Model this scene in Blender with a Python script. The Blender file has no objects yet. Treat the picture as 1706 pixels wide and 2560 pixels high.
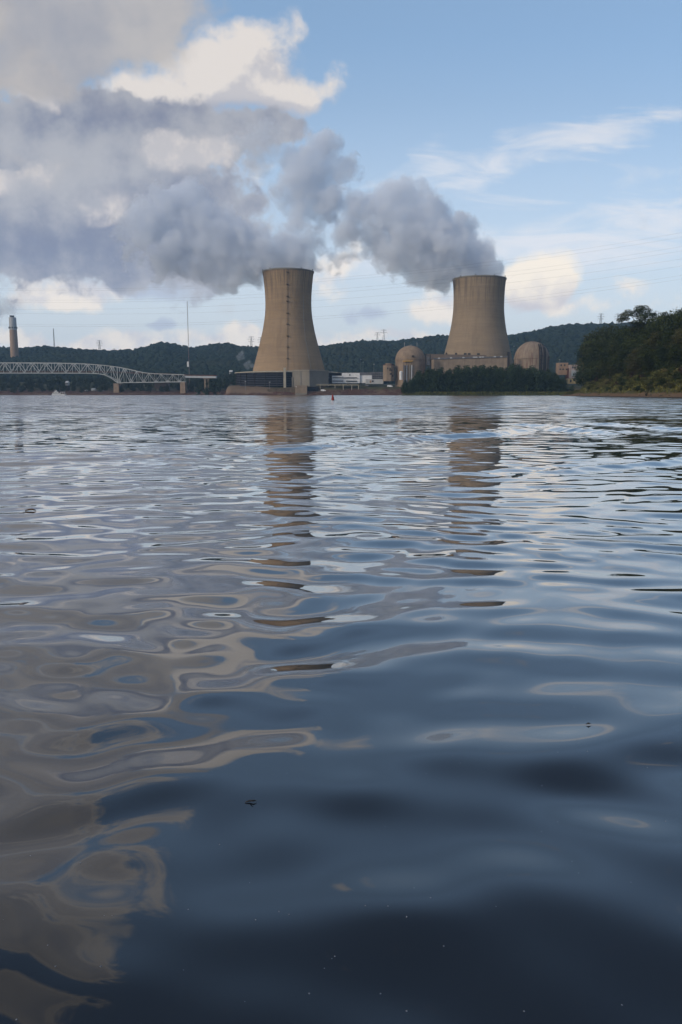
import bpy, bmesh, math, random
import numpy as np
from mathutils import Vector, Matrix

# ------------------------------------------------------------------ camera
SC = bpy.context.scene
COL = SC.collection
CAM_H = 1.1                      # eye height over the water, a small boat
F = 1991.0                       # focal length in pixels of the 1706x2560 photograph (28 mm)
HZ = 985.5                       # horizon row
PITCH = math.atan((1280.0 - HZ) / F)
cam_d = bpy.data.cameras.new("camera")
cam = bpy.data.objects.new("camera", cam_d)
COL.objects.link(cam)
cam_d.sensor_fit = 'VERTICAL'
cam_d.sensor_height = 36.0
cam_d.lens = 28.0
cam_d.clip_start = 0.05
cam_d.clip_end = 60000.0
cam.location = (0, 0, CAM_H)
cam.rotation_euler = (math.pi / 2 - PITCH, 0, 0)
SC.camera = cam

def uv_of(px, py):
    """photo pixel -> direction as (x/y, z/y)"""
    xc = (px - 853.0) / F
    yc = -(py - 1280.0) / F
    cy = math.cos(PITCH) + yc * math.sin(PITCH)
    cz = -math.sin(PITCH) + yc * math.cos(PITCH)
    return xc / cy, cz / cy

def at(px, py, D):
    u, v = uv_of(px, py)
    return Vector((u * D, D, CAM_H + v * D))

# ------------------------------------------------------------------ render settings
SC.render.engine = 'CYCLES'
SC.view_settings.view_transform = 'Standard'
SC.view_settings.look = 'None'
SC.view_settings.exposure = 0.2
SC.view_settings.gamma = 1.0
SC.view_settings.use_curve_mapping = False
cy = SC.cycles
cy.use_denoising = True
cy.use_adaptive_sampling = True
cy.adaptive_threshold = 0.02
cy.max_bounces = 8
cy.diffuse_bounces = 2
cy.glossy_bounces = 3
cy.transmission_bounces = 2
cy.volume_bounces = 6
cy.transparent_max_bounces = 6
cy.volume_max_steps = 256
cy.caustics_reflective = False
cy.caustics_refractive = False

# ------------------------------------------------------------------ sun
SUN_EL, SUN_AZ = 24.0, -125.0     # azimuth from +Y (view), negative = to the left; behind the left shoulder
sun_d = bpy.data.lights.new("sun", 'SUN')
sun = bpy.data.objects.new("sun", sun_d)
COL.objects.link(sun)
sun_d.energy = 1.5
sun_d.angle = math.radians(14)
sun_d.color = (1.0, 0.86, 0.70)
_az, _el = math.radians(SUN_AZ), math.radians(SUN_EL)
SUN_DIR = Vector((math.sin(_az) * math.cos(_el), math.cos(_az) * math.cos(_el), math.sin(_el)))
sun.rotation_euler = (-SUN_DIR).to_track_quat('-Z', 'Y').to_euler()
sun.location = SUN_DIR * 3000

# ------------------------------------------------------------------ node helpers
class NT:
    def __init__(self, tree):
        self.t = tree
        self.n = tree.nodes
        self.l = tree.links
    def new(self, typ, **kw):
        nd = self.n.new(typ)
        for k, v in kw.items():
            setattr(nd, k, v)
        return nd
    def put(self, sock, v):
        if isinstance(v, bpy.types.NodeSocket):
            self.l.new(v, sock)
        elif v is not None:
            sock.default_value = v
    def math(self, op, a, b=None, c=None, clamp=False):
        nd = self.new('ShaderNodeMath', operation=op, use_clamp=clamp)
        self.put(nd.inputs[0], a)
        self.put(nd.inputs[1], b)
        if c is not None:
            self.put(nd.inputs[2], c)
        return nd.outputs[0]
    def vmath(self, op, a, b=None, scale=None):
        nd = self.new('ShaderNodeVectorMath', operation=op)
        self.put(nd.inputs[0], a)
        if b is not None:
            self.put(nd.inputs[1], b)
        if scale is not None:
            self.put(nd.inputs['Scale'], scale)
        return nd.outputs['Value'] if op in ('LENGTH', 'DOT_PRODUCT', 'DISTANCE') else nd.outputs[0]
    def noise(self, vec, scale, detail=4, rough=0.5, dim='3D', dist=0.0):
        nd = self.new('ShaderNodeTexNoise', noise_dimensions=dim)
        self.put(nd.inputs['Vector'], vec)
        nd.inputs['Scale'].default_value = scale
        nd.inputs['Detail'].default_value = detail
        nd.inputs['Roughness'].default_value = rough
        nd.inputs['Distortion'].default_value = dist
        return nd
    def smooth(self, v, a, b, lo=0.0, hi=1.0, kind='SMOOTHSTEP'):
        nd = self.new('ShaderNodeMapRange', interpolation_type=kind)
        self.put(nd.inputs['Value'], v)
        self.put(nd.inputs['From Min'], a)
        self.put(nd.inputs['From Max'], b)
        self.put(nd.inputs['To Min'], lo)
        self.put(nd.inputs['To Max'], hi)
        return nd.outputs[0]
    def mix(self, f, a, b, blend='MIX'):
        nd = self.new('ShaderNodeMix', data_type='RGBA', blend_type=blend)
        self.put(nd.inputs[0], f)
        self.put(nd.inputs[6], a if isinstance(a, bpy.types.NodeSocket) else tuple(a)[:3] + (1.0,))
        self.put(nd.inputs[7], b if isinstance(b, bpy.types.NodeSocket) else tuple(b)[:3] + (1.0,))
        return nd.outputs[2]
    def sep(self, v):
        nd = self.new('ShaderNodeSeparateXYZ')
        self.put(nd.inputs[0], v)
        return nd.outputs
    def comb(self, x, y, z):
        nd = self.new('ShaderNodeCombineXYZ')
        self.put(nd.inputs[0], x); self.put(nd.inputs[1], y); self.put(nd.inputs[2], z)
        return nd.outputs[0]
    def blobs(self, vec, items, soft=0.0):
        """sum of soft ellipsoids: (centre, radii, rotation_z, weight)"""
        acc = None
        for c, r, rot, w in items:
            m = self.new('ShaderNodeMapping', vector_type='TEXTURE')
            self.put(m.inputs['Vector'], vec)
            m.inputs['Location'].default_value = c
            m.inputs['Rotation'].default_value = (0, 0, rot)
            m.inputs['Scale'].default_value = r
            g = self.new('ShaderNodeTexGradient', gradient_type='QUADRATIC_SPHERE' if False else 'SPHERICAL')
            self.l.new(m.outputs[0], g.inputs[0])
            if acc is None:
                acc = self.math('MULTIPLY', g.outputs['Fac'], w)
            elif soft:
                acc = self.math('SMOOTH_MAX', acc, self.math('MULTIPLY', g.outputs['Fac'], w), soft)
            else:
                acc = self.math('MULTIPLY_ADD', g.outputs['Fac'], w, acc)
        return acc

def lin(r, g, b):
    f = lambda c: (c / 255) / 12.92 if c / 255 <= 0.04045 else ((c / 255 + 0.055) / 1.055) ** 2.4
    return (f(r), f(g), f(b))

# ------------------------------------------------------------------ world: clear sky and clouds by direction
WORLD = bpy.data.worlds.new("World")
SC.world = WORLD
WORLD.use_nodes = True
SKY_K = 0.13
def build_world():
    t = WORLD.node_tree
    t.nodes.clear()
    W = NT(t)
    out = W.new('ShaderNodeOutputWorld')
    bg = W.new('ShaderNodeBackground')
    bg.inputs['Strength'].default_value = SKY_K
    t.links.new(bg.outputs[0], out.inputs[0])
    sky = W.new('ShaderNodeTexSky', sky_type='NISHITA')
    sky.sun_disc = False
    sky.sun_elevation = math.radians(SUN_EL)
    sky.sun_rotation = math.radians(SUN_AZ)
    sky.altitude = 200
    sky.air_density = 1.0
    sky.dust_density = 1.6
    sky.ozone_density = 1.6
    tc = W.new('ShaderNodeTexCoord')
    d = tc.outputs['Generated']
    x, y, z = W.sep(d)
    yy = W.math('MAXIMUM', y, 0.12)
    front = W.smooth(y, 0.12, 0.40)
    u = W.math('DIVIDE', x, yy)
    v = W.math('DIVIDE', z, yy)
    p = W.comb(u, v, 0.0)
    C = lambda r, g, b: tuple(c / SKY_K for c in lin(r, g, b))
    def E(cx, cy_, rx, ry, rot=0, w=1.0):
        uu, vv = uv_of(cx, cy_)
        return ((uu, vv, 0), (rx / F, ry / F, 1), math.radians(rot), w)
    def H(cx, cy_, rx, ry, rot=0, w=1.0):        # above the frame, laid out on the tangent plane
        return (((cx - 853) / F, (985 - cy_) / F, 0), (rx / F, ry / F, 1), math.radians(rot), w)
    # domain warp
    wn = W.noise(p, 5.0, 5, 0.6)
    wv = W.vmath('SCALE', W.vmath('SUBTRACT', wn.outputs['Color'], (0.5, 0.5, 0.5)), scale=0.075)
    pw = W.vmath('MULTIPLY', W.vmath('ADD', p, wv), (1, 1, 0))
    fb = W.noise(p, 16.0, 7, 0.58).outputs['Fac']
    fb2 = W.noise(pw, 6.5, 5, 0.55).outputs['Fac']
    fb2S = W.noise(W.vmath('ADD', pw, (0.030, 0.045, 0)), 6.5, 5, 0.55).outputs['Fac']
    hv = W.noise(W.vmath('MULTIPLY', p, (6.5, 30.0, 1)), 1.0, 7, 0.62, dist=0.9).outputs['Fac']

    def puff(b, nz, amp):
        """soft blobs torn by noise, only where there is a blob at all"""
        k = W.math('MULTIPLY', W.smooth(b, 0.0, 0.16), amp)
        return W.math('MULTIPLY_ADD', W.math('SUBTRACT', nz, 0.5), k, b)
    col = sky.outputs[0]
    # clear air grows milky towards the horizon
    col = W.mix(W.smooth(v, 0.0, 0.95, 0.62, 0.05, 'LINEAR'), col, C(160, 196, 233))
    el = W.smooth(v, 0.0, 0.42, 1.0, 0.0, 'LINEAR')
    col = W.mix(W.math('MULTIPLY', W.math('POWER', el, 1.5), 0.92), col, C(213, 212, 208))
    # thin high streaks on the right
    ci = W.blobs(pw, [E(1330, 375, 460, 70, 14, 1.0), E(1600, 300, 260, 55, 10, .8), E(1150, 450, 260, 50, 8, .6),
                      E(1350, 520, 330, 45, -8, .6), E(1640, 440, 200, 60, 0, .5), E(1080, 350, 75, 50, 25, .9),
                      E(1500, 620, 420, 110, 4, 1.2), E(1650, 520, 220, 50, 4, .9), E(1000, 640, 300, 90, 0, .8), E(1300, 610, 240, 60, 0, .8)])
    cim = W.smooth(puff(ci, hv, 4.0), 0.10, 1.6, 0, 0.80)
    col = W.mix(cim, col, C(218, 219, 224))
    # low cumulus rows near the skyline
    lo = W.blobs(pw, [E(240, 720, 130, 62, 12), E(120, 745, 150, 40), E(330, 846, 160, 46, 4), E(290, 868, 200, 30), E(545, 838, 125, 40), E(60, 856, 130, 34),
                      E(90, 690, 170, 45, 0, .8), E(1070, 760, 130, 52, 6), E(1430, 775, 130, 36, 0, .6),
                      E(820, 855, 90, 44), E(640, 850, 110, 42), E(960, 835, 120, 36, 0, .8), E(1080, 842, 120, 34, 0, .7), E(800, 690, 140, 70, 0, .7),
                      E(500, 700, 90, 40, 0, .6), E(1560, 720, 130, 36, 0, .4), E(1660, 760, 130, 36, 0, .4), E(860, 640, 90, 50, 0, .5)])
    lom = W.smooth(puff(lo, fb, 2.2), 0.10, 0.75)
    lo2 = W.noise(W.vmath('ADD', p, (-0.012, -0.014, 0)), 16.0, 7, 0.58).outputs['Fac']
    loc = W.mix(W.smooth(W.math('SUBTRACT', fb, lo2), -0.22, 0.10), C(196, 194, 200), C(238, 226, 212))
    col = W.mix(W.math('MULTIPLY', lom, 0.86), col, loc)
    # the round sunlit puff beside the right tower
    pf = W.blobs(pw, [E(1362, 704, 100, 86, 0, 1.3), E(1310, 722, 80, 62, 0, .9), E(1395, 730, 60, 48, 0, .6)])
    pfm = W.smooth(puff(pf, fb, 1.3), 0.12, 0.62, 0, .95)
    pfl = W.smooth(W.math('MULTIPLY_ADD', W.math('SUBTRACT', fb, lo2), 1.2, W.math('MULTIPLY', W.math('SUBTRACT', v, uv_of(853, 735)[1]), 16.0)), -0.35, 0.30)
    col = W.mix(pfm, col, W.mix(pfl, C(196, 192, 196), C(240, 229, 213)))
    # lavender smudges in front of them
    sm = W.blobs(pw, [E(400, 718, 190, 42, -2), E(405, 799, 56, 22, 5, 1.1), E(925, 780, 95, 34, 3, .9), E(560, 690, 120, 40, 0, .8), E(330, 690, 90, 40, 0, .7)])
    smm = W.smooth(puff(sm, fb, 2.0), 0.12, 0.75, 0, 0.75)
    col = W.mix(smm, col, C(170, 178, 196))
    # the tall sunlit cumulus
    whi = [E(480, 220, 310, 135, 18, 1.1), E(610, 150, 170, 90, 30, .8), E(320, 245, 140, 70, 12, .8), E(760, 232, 150, 52, 4, .7),
           E(838, 215, 70, 55, 40, .5), E(690, 225, 150, 62, 0, .6), E(70, 215, 120, 62, 0, 1.0), E(130, 250, 100, 50, 0, .8),
           E(450, 390, 150, 90, 0, .8), E(520, 350, 150, 70, 0, .7), E(640, 420, 140, 60, 0, .4)]
    def white(vec, nz):
        return puff(W.blobs(vec, whi), nz, 2.4)
    fbS = W.noise(W.vmath('ADD', p, (-0.016, 0.020, 0)), 16.0, 7, 0.58).outputs['Fac']
    w0 = white(pw, fb)
    w1 = white(W.vmath('ADD', pw, (-0.016, 0.020, 0)), fbS)
    wm = W.smooth(w0, 0.08, 0.80)
    wl = W.smooth(W.math('SUBTRACT', w0, w1), -0.22, 0.26)
    under = W.blobs(p, [E(480, 330, 330, 100, 4, 1.2), E(300, 300, 200, 60, 0, .8), E(620, 300, 180, 50, 0, .5)])
    wl = W.math('MULTIPLY_ADD', W.smooth(under, 0.1, 0.9), -0.55, W.math('MULTIPLY_ADD', wl, 0.55, 0.45), clamp=True)
    wc = W.mix(wl, C(166, 168, 180), C(222, 214, 207))
    col = W.mix(W.math('MULTIPLY', wm, 0.96), col, wc)
    # grey-lavender bank on the left and the veil over the top left corner
    gr = W.blobs(pw, [E(90, 430, 400, 250, 0, 1.2), E(300, 480, 330, 220, -20, .9), E(40, 600, 380, 130, 0, 1.0), E(300, 610, 300, 130, 5, .9),
                      E(450, 590, 260, 180, 0, .9), E(430, 340, 340, 110, 4, .9), E(650, 345, 150, 80, 0, .7), E(560, 480, 120, 90, 0, .4), E(250, 275, 170, 60, 0, .6), E(480, 330, 320, 64, 6, .6), E(640, 320, 120, 50, 0, .4), E(230, 300, 200, 70, 0, .7), E(-200, 400, 400, 500, 0, 1.0),
                      E(520, 620, 130, 90, 0, .5)])
    grm = W.smooth(puff(gr, fb, 3.1), 0.12, 0.60)
    gsh = W.smooth(W.math('MULTIPLY_ADD', W.math('SUBTRACT', fb2S, fb2), 2.0, W.math('MULTIPLY_ADD', W.math('SUBTRACT', fb, fbS), 2.4, W.blobs(p, [
        E(100, 640, 420, 120, 0, .5), E(400, 560, 240, 170, 0, .5), E(170, 290, 160, 70, 0, .8), E(330, 620, 260, 100, 0, .6)]))), -0.55, 1.15)
    gc = W.mix(gsh, C(170, 171, 177), C(122, 129, 150))
    col = W.mix(W.math('MULTIPLY', grm, 0.97), col, gc)
    # lit tops breaking through the bank
    br = W.blobs(pw, [E(450, 395, 130, 70, 0, 1.1), E(385, 405, 80, 80, 0, .9), E(545, 375, 120, 55, 8, .8), E(60, 212, 110, 48, 0, 1.1), E(118, 258, 70, 36, -20, 1.0), E(108, 445, 70, 44, 0, .7), E(10, 470, 60, 40, 0, .7), E(230, 520, 120, 60, 0, .4)])
    brm = W.smooth(puff(br, fb, 2.6), 0.12, 0.80, 0, 0.85)
    col = W.mix(brm, col, W.mix(W.smooth(W.math('SUBTRACT', fb, fbS), -0.08, 0.10), C(190, 187, 189), C(212, 205, 201)))
    vl = W.blobs(pw, [E(60, 60, 420, 200, -10, 1.1), E(300, 10, 360, 120, 0, .8), E(60, 170, 240, 110, 0, .6), H(-300, -250, 900, 420, 0, 1.1), H(-60, -560, 560, 210, 14, 1.1),
                      H(-350, -980, 560, 170, 22, 1.0), H(-700, -1400, 700, 220, 20, .9), H(-1200, 300, 800, 900, 0, 1.0), H(2300, -900, 500, 240, 30, .6), H(2700, 100, 600, 250, 0, .8),
                      H(2600, -1900, 900, 300, 0, .7), H(-300, -2300, 1000, 300, 10, .8)])
    vlm = W.smooth(W.math('MULTIPLY_ADD', W.math('SUBTRACT', fb2, 0.5), 1.7, W.math('MULTIPLY_ADD', W.math('SUBTRACT', fb, 0.5), 0.6, vl)), 0.22, 0.62, 0, 0.93)
    vc = W.mix(W.smooth(fb2, 0.35, 0.65), C(158, 158, 165), C(184, 179, 176))
    # cloud overhead is thin at its rims and lets the light through
    rim = W.math('MULTIPLY', W.smooth(vlm, 0.95, 0.45), W.smooth(v, 0.47, 0.56))
    vc = W.mix(rim, vc, C(236, 219, 196))
    col = W.mix(vlm, col, vc)
    # broken cloud over the rest of the sky (behind the viewer)
    gn = W.noise(W.vmath('MULTIPLY', d, (1, 1, 2.2)), 2.3, 6, 0.55).outputs['Fac']
    gm = W.smooth(gn, 0.46, 0.60, 0, 0.9)
    back = W.mix(gm, sky.outputs[0], W.mix(W.smooth(gn, 0.52, 0.75), C(205, 200, 195), C(150, 153, 165)))
    # the low sky is seen through kilometres of haze: it is brighter beyond it
    gain = W.math('ADD', W.smooth(v, 0.03, 0.34, 1.28, 1.0, 'LINEAR'), W.math('SUBTRACT', W.smooth(v, 0.44, 0.54, 0, 0.26), W.smooth(v, 0.56, 0.90, 0, 0.46)))
    col = W.mix(1.0, col, W.comb(gain, gain, gain), 'MULTIPLY')
    col = W.mix(front, back, col)
    t.links.new(col, bg.inputs['Color'])
build_world()

# ------------------------------------------------------------------ mesh helpers
RNG = np.random.default_rng(7)

class MB:
    """collects shapes, builds ONE mesh object"""
    def __init__(self):
        self.v = []
        self.f = []
    def add(self, vs, fs):
        n = len(self.v)
        self.v.extend([tuple(p) for p in vs])
        self.f.extend([tuple(i + n for i in f) for f in fs])
        return self
    def box(self, c, s, rz=0.0):
        cx, cy_, cz = c
        hx, hy, hz = s[0] / 2, s[1] / 2, s[2] / 2
        ca, sa = math.cos(rz), math.sin(rz)
        vs = []
        for z in (-hz, hz):
            for x, y in ((-hx, -hy), (hx, -hy), (hx, hy), (-hx, hy)):
                vs.append((cx + x * ca - y * sa, cy_ + x * sa + y * ca, cz + z))
        return self.add(vs, [(3, 2, 1, 0), (4, 5, 6, 7), (0, 1, 5, 4), (1, 2, 6, 5), (2, 3, 7, 6), (3, 0, 4, 7)])
    def bar(self, a, b, w, h=None):
        """rectangular member from a to b"""
        a, b = Vector(a), Vector(b)
        h = h or w
        d = (b - a).normalized()
        up = Vector((0, 0, 1)) if abs(d.z) < 0.95 else Vector((0, 1, 0))
        s = d.cross(up).normalized() * (w / 2)
        t = s.cross(d).normalized() * (h / 2)
        vs = [a - s - t, a + s - t, a + s + t, a - s + t, b - s - t, b + s - t, b + s + t, b - s + t]
        return self.add(vs, [(0, 1, 2, 3), (7, 6, 5, 4), (4, 5, 1, 0), (5, 6, 2, 1), (6, 7, 3, 2), (7, 4, 0, 3)])
    def tube(self, pts, rads, n=8, cap=True):
        pts = [Vector(p) for p in pts]
        if not hasattr(rads, '__len__'):
            rads = [rads] * len(pts)
        vs, fs = [], []
        for i, p in enumerate(pts):
            d = (pts[min(i + 1, len(pts) - 1)] - pts[max(i - 1, 0)]).normalized()
            up = Vector((0, 0, 1)) if abs(d.z) < 0.9 else Vector((1, 0, 0))
            s = d.cross(up).normalized()
            t = s.cross(d)
            for k in range(n):
                a = 2 * math.pi * k / n
                vs.append(p + (s * math.cos(a) + t * math.sin(a)) * rads[i])
        for i in range(len(pts) - 1):
            for k in range(n):
                k2 = (k + 1) % n
                fs.append((i * n + k, (i + 1) * n + k, (i + 1) * n + k2, i * n + k2))
        if cap:
            fs.append(tuple(range(n)))
            fs.append(tuple((len(pts) - 1) * n + k for k in reversed(range(n))))
        return self.add(vs, fs)
    def lathe(self, prof, n=64, c=(0, 0, 0), cap_top=False, cap_bot=False, a0=0.0, a1=2 * math.pi):
        full = abs(a1 - a0 - 2 * math.pi) < 1e-6
        m = n if full else n + 1
        vs, fs = [], []
        for r, z in prof:
            for k in range(m):
                a = a0 + (a1 - a0) * k / n
                vs.append((c[0] + r * math.cos(a), c[1] + r * math.sin(a), c[2] + z))
        for i in range(len(prof) - 1):
            for k in range(n):
                k2 = (k + 1) % m
                fs.append((i * m + k, i * m + k2, (i + 1) * m + k2, (i + 1) * m + k))
        if cap_top:
            fs.append(tuple((len(prof) - 1) * m + k for k in range(m)))
        if cap_bot:
            fs.append(tuple(reversed(range(m))))
        return self.add(vs, fs)
    def prism(self, pts, z0, z1):
        n = len(pts)
        vs = [(p[0], p[1], z0) for p in pts] + [(p[0], p[1], z1) for p in pts]
        fs = [tuple(reversed(range(n))), tuple(range(n, 2 * n))]
        for i in range(n):
            j = (i + 1) % n
            fs.append((i, j, n + j, n + i))
        return self.add(vs, fs)
    def build(self, name, mat, parent=None, smooth=False):
        me = bpy.data.meshes.new(name)
        me.from_pydata(self.v, [], self.f)
        me.validate()
        bm = bmesh.new(); bm.from_mesh(me)
        bmesh.ops.recalc_face_normals(bm, faces=bm.faces)
        bm.to_mesh(me); bm.free()
        return link(name, me, mat, parent, smooth)

def link(name, me, mat, parent=None, smooth=False):
    o = bpy.data.objects.new(name, me)
    COL.objects.link(o)
    if mat is not None:
        me.materials.append(mat)
    if smooth:
        me.polygons.foreach_set('use_smooth', [True] * len(me.polygons))
    if parent is not None:
        o.parent = parent
        o.matrix_parent_inverse = Matrix.Translation(-parent.location)
    return o

def np_mesh(name, V, Q):
    """V (n,3), Q (m,k) arrays -> mesh"""
    me = bpy.data.meshes.new(name)
    V = np.asarray(V, np.float32); Q = np.asarray(Q, np.int32)
    me.vertices.add(len(V)); me.vertices.foreach_set('co', V.ravel())
    k = Q.shape[1]
    me.loops.add(Q.size); me.loops.foreach_set('vertex_index', Q.ravel())
    me.polygons.add(len(Q)); me.polygons.foreach_set('loop_start', np.arange(0, Q.size, k, dtype=np.int32))
    me.update(calc_edges=True)
    return me

def thing(name, label, cat, loc=(0, 0, 0), group=None):
    o = bpy.data.objects.new(name, None)
    COL.objects.link(o)
    o.location = loc
    o.empty_display_size = 1.0
    return tag(o, label, cat, group)

def tag(o, label=None, cat=None, group=None, kind=None):
    if label: o['label'] = label
    if cat: o['category'] = cat
    if group: o['group'] = group
    if kind: o['kind'] = kind
    return o

def copy_thing(root, loc, rz=0.0, sc=(1, 1, 1), label=None):
    r = root.copy(); COL.objects.link(r)
    r.location = loc; r.rotation_euler = (0, 0, rz); r.scale = sc
    if label: r['label'] = label
    for ch in list(root.children):
        c = ch.copy(); COL.objects.link(c); c.parent = r
        for g in list(ch.children):
            d = g.copy(); COL.objects.link(d); d.parent = c
    return r

# ------------------------------------------------------------------ materials
def new_mat(name):
    m = bpy.data.materials.new(name)
    m.use_nodes = True
    m.node_tree.nodes.clear()
    T = NT(m.node_tree)
    out = T.new('ShaderNodeOutputMaterial')
    b = T.new('ShaderNodeBsdfPrincipled')
    m.node_tree.links.new(b.outputs[0], out.inputs['Surface'])
    return m, T, b, out

def plain(name, col, rough=0.8, var=0.15, scale=0.3, metal=0.0, streak=0.0):
    """weathered paint / concrete: base colour broken by two noises and vertical streaks"""
    m, T, b, out = new_mat(name)
    tc = T.new('ShaderNodeTexCoord').outputs['Object']
    n1 = T.noise(tc, scale, 5, 0.6).outputs['Fac']
    c = T.mix(T.smooth(n1, 0.3, 0.7), tuple(x * (1 - var) for x in col), tuple(min(1, x * (1 + var)) for x in col))
    if streak:
        n2 = T.noise(T.vmath('MULTIPLY', tc, (1.0, 1.0, 0.06)), scale * 3, 4, 0.6).outputs['Fac']
        c = T.mix(T.smooth(n2, 0.50, 0.72, 0, streak), c, tuple(x * 0.45 for x in col))
    T.put(b.inputs['Base Color'], c)
    b.inputs['Roughness'].default_value = rough
    b.inputs['Metallic'].default_value = metal
    b.inputs['Specular IOR Level'].default_value = 0.25
    return m

def leaf_mat(name, a, c, warm=None, scale=0.25):
    """foliage: two greens in clumps, a little per-tree change"""
    m, T, b, out = new_mat(name)
    tc = T.new('ShaderNodeTexCoord').outputs['Object']
    oi = T.new('ShaderNodeObjectInfo')
    n1 = T.noise(tc, scale, 3, 0.6).outputs['Fac']
    n2 = T.noise(tc, scale * 6, 2, 0.5).outputs['Fac']
    k = T.math('MULTIPLY_ADD', n2, 0.5, T.math('MULTIPLY', n1, 0.7))
    col = T.mix(T.smooth(k, 0.42, 0.78), a, c)
    if warm:
        col = T.mix(T.smooth(T.math('MULTIPLY_ADD', oi.outputs['Random'], 0.5, T.math('MULTIPLY', n1, 0.6)), 0.55, 0.80, 0, 0.6), col, warm)
    v = T.math('MULTIPLY_ADD', oi.outputs['Random'], 0.5, 0.75)
    col = T.mix(1.0, col, T.comb(v, v, v), 'MULTIPLY')
    T.put(b.inputs['Base Color'], col)
    b.inputs['Roughness'].default_value = 0.7
    b.inputs['Specular IOR Level'].default_value = 0.15
    return m

# ------------------------------------------------------------------ water
def wave_field(X, Y, cell):
    """sum of long-crested ripples; those finer than the local mesh are left to the shader"""
    rng = np.random.default_rng(21)
    Z = np.zeros_like(X)
    # gentle domain bend so that crests are never ruler straight
    Bx = 0.30 * np.sin(X * 0.31 + Y * 0.17 + 1.0) + 0.16 * np.sin(X * 0.83 - Y * 0.52 + 2.2)
    By = 0.22 * np.sin(X * 0.47 + 0.4) + 0.12 * np.sin(X * 1.13 + Y * 0.61 + 0.7) + 0.05 * np.sin(X * 2.7 - Y * 1.1)
    Xb, Yb = X + Bx, Y + By
    n = 110
    lam = np.exp(rng.uniform(math.log(0.30), math.log(7.0), n))
    for i in range(n):
        L = lam[i]
        k = 2 * math.pi / L
        th = math.radians(rng.normal(4, 23))                       # crests lie mostly across the view
        if rng.random() < 0.22:
            th = math.radians(rng.normal(-30, 14))
        ph = rng.uniform(0, 2 * math.pi)
        # slope spectrum peaks near 0.7 m
        s = 0.0132 * math.exp(-0.5 * (math.log(L / 0.48) / 0.52) ** 2) + 0.0016 * math.exp(-0.5 * (math.log(L / 3.2) / 0.5) ** 2)
        a = s / k
        att = np.clip((L / cell - 2.5) / 3.0, 0, 1)
        # groups: each train swells and fades over some metres
        g = 0.75 + 0.5 * np.sin(0.9 / L ** 0.5 * (X * math.sin(ph * 3) + Y * math.cos(ph * 5)) + ph * 7)
        Z += a * att * g * np.sin(k * (Xb * math.sin(th) + Yb * math.cos(th)) + ph)
    # short steep wavelets, only where the mesh is fine enough to carry them
    for i in range(46):
        L = math.exp(rng.uniform(math.log(0.20), math.log(0.55)))
        k = 2 * math.pi / L; th = math.radians(rng.normal(-6, 34)); ph = rng.uniform(0, 2 * math.pi)
        att = np.clip((L / cell - 2.5) / 3.0, 0, 1)
        g = 0.6 + 0.8 * np.sin(1.1 * X * math.sin(ph * 3) + 1.3 * Y * math.cos(ph * 5) + ph * 9) * np.sin(0.6 * X + 0.9 * Y * math.sin(ph) + ph * 4)
        Z += 0.0080 / k * att * g * np.sin(k * (Xb * math.sin(th) + Yb * math.cos(th)) + ph)
    # a boat's wake crossing some twenty metres out
    def wake(x0, y0, ang, half, lam_, amp, length, ncrest):
        ca, sa = math.cos(ang), math.sin(ang)
        s_ = (X - x0) * ca + (Y - y0) * sa                          # along the crest
        t_ = -(X - x0) * sa + (Y - y0) * ca + 0.35 * np.sin(s_ * 0.45) + 0.15 * np.sin(s_ * 1.3 + 1)
        env = np.exp(-(t_ / half) ** 2) / (1 + np.exp((np.abs(s_) - length) / (0.15 * length)))
        att = np.clip((lam_ / cell - 2.5) / 3.0, 0, 1)
        return amp * env * att * np.cos(2 * math.pi * t_ / lam_)
    R_ = math.radians
    Z += wake(3.4, 21.8, R_(59), 1.0, 1.5, 0.075, 4.6, 2)
    Z += wake(7.3, 26.0, R_(-80), 0.9, 1.5, 0.080, 3.4, 2)
    Z += wake(10.5, 27.0, R_(-72), 0.9, 1.5, 0.050, 4.0, 2)
    Z += wake(-1.0, 16.6, R_(60), 0.8, 1.3, 0.052, 3.0, 2)
    Z += wake(-3.6, 14.5, R_(55), 0.8, 1.2, 0.028, 3.6, 2)
    Z += wake(4.8, 12.8, R_(50), 0.6, 1.0, 0.034, 2.6, 2)
    Z += wake(2.7, 12.0, R_(48), 0.5, 0.9, 0.018, 1.5, 2)
    Z += wake(-0.5, 10.5, R_(52), 0.6, 0.9, 0.014, 2.2, 2)
    return Z

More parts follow.
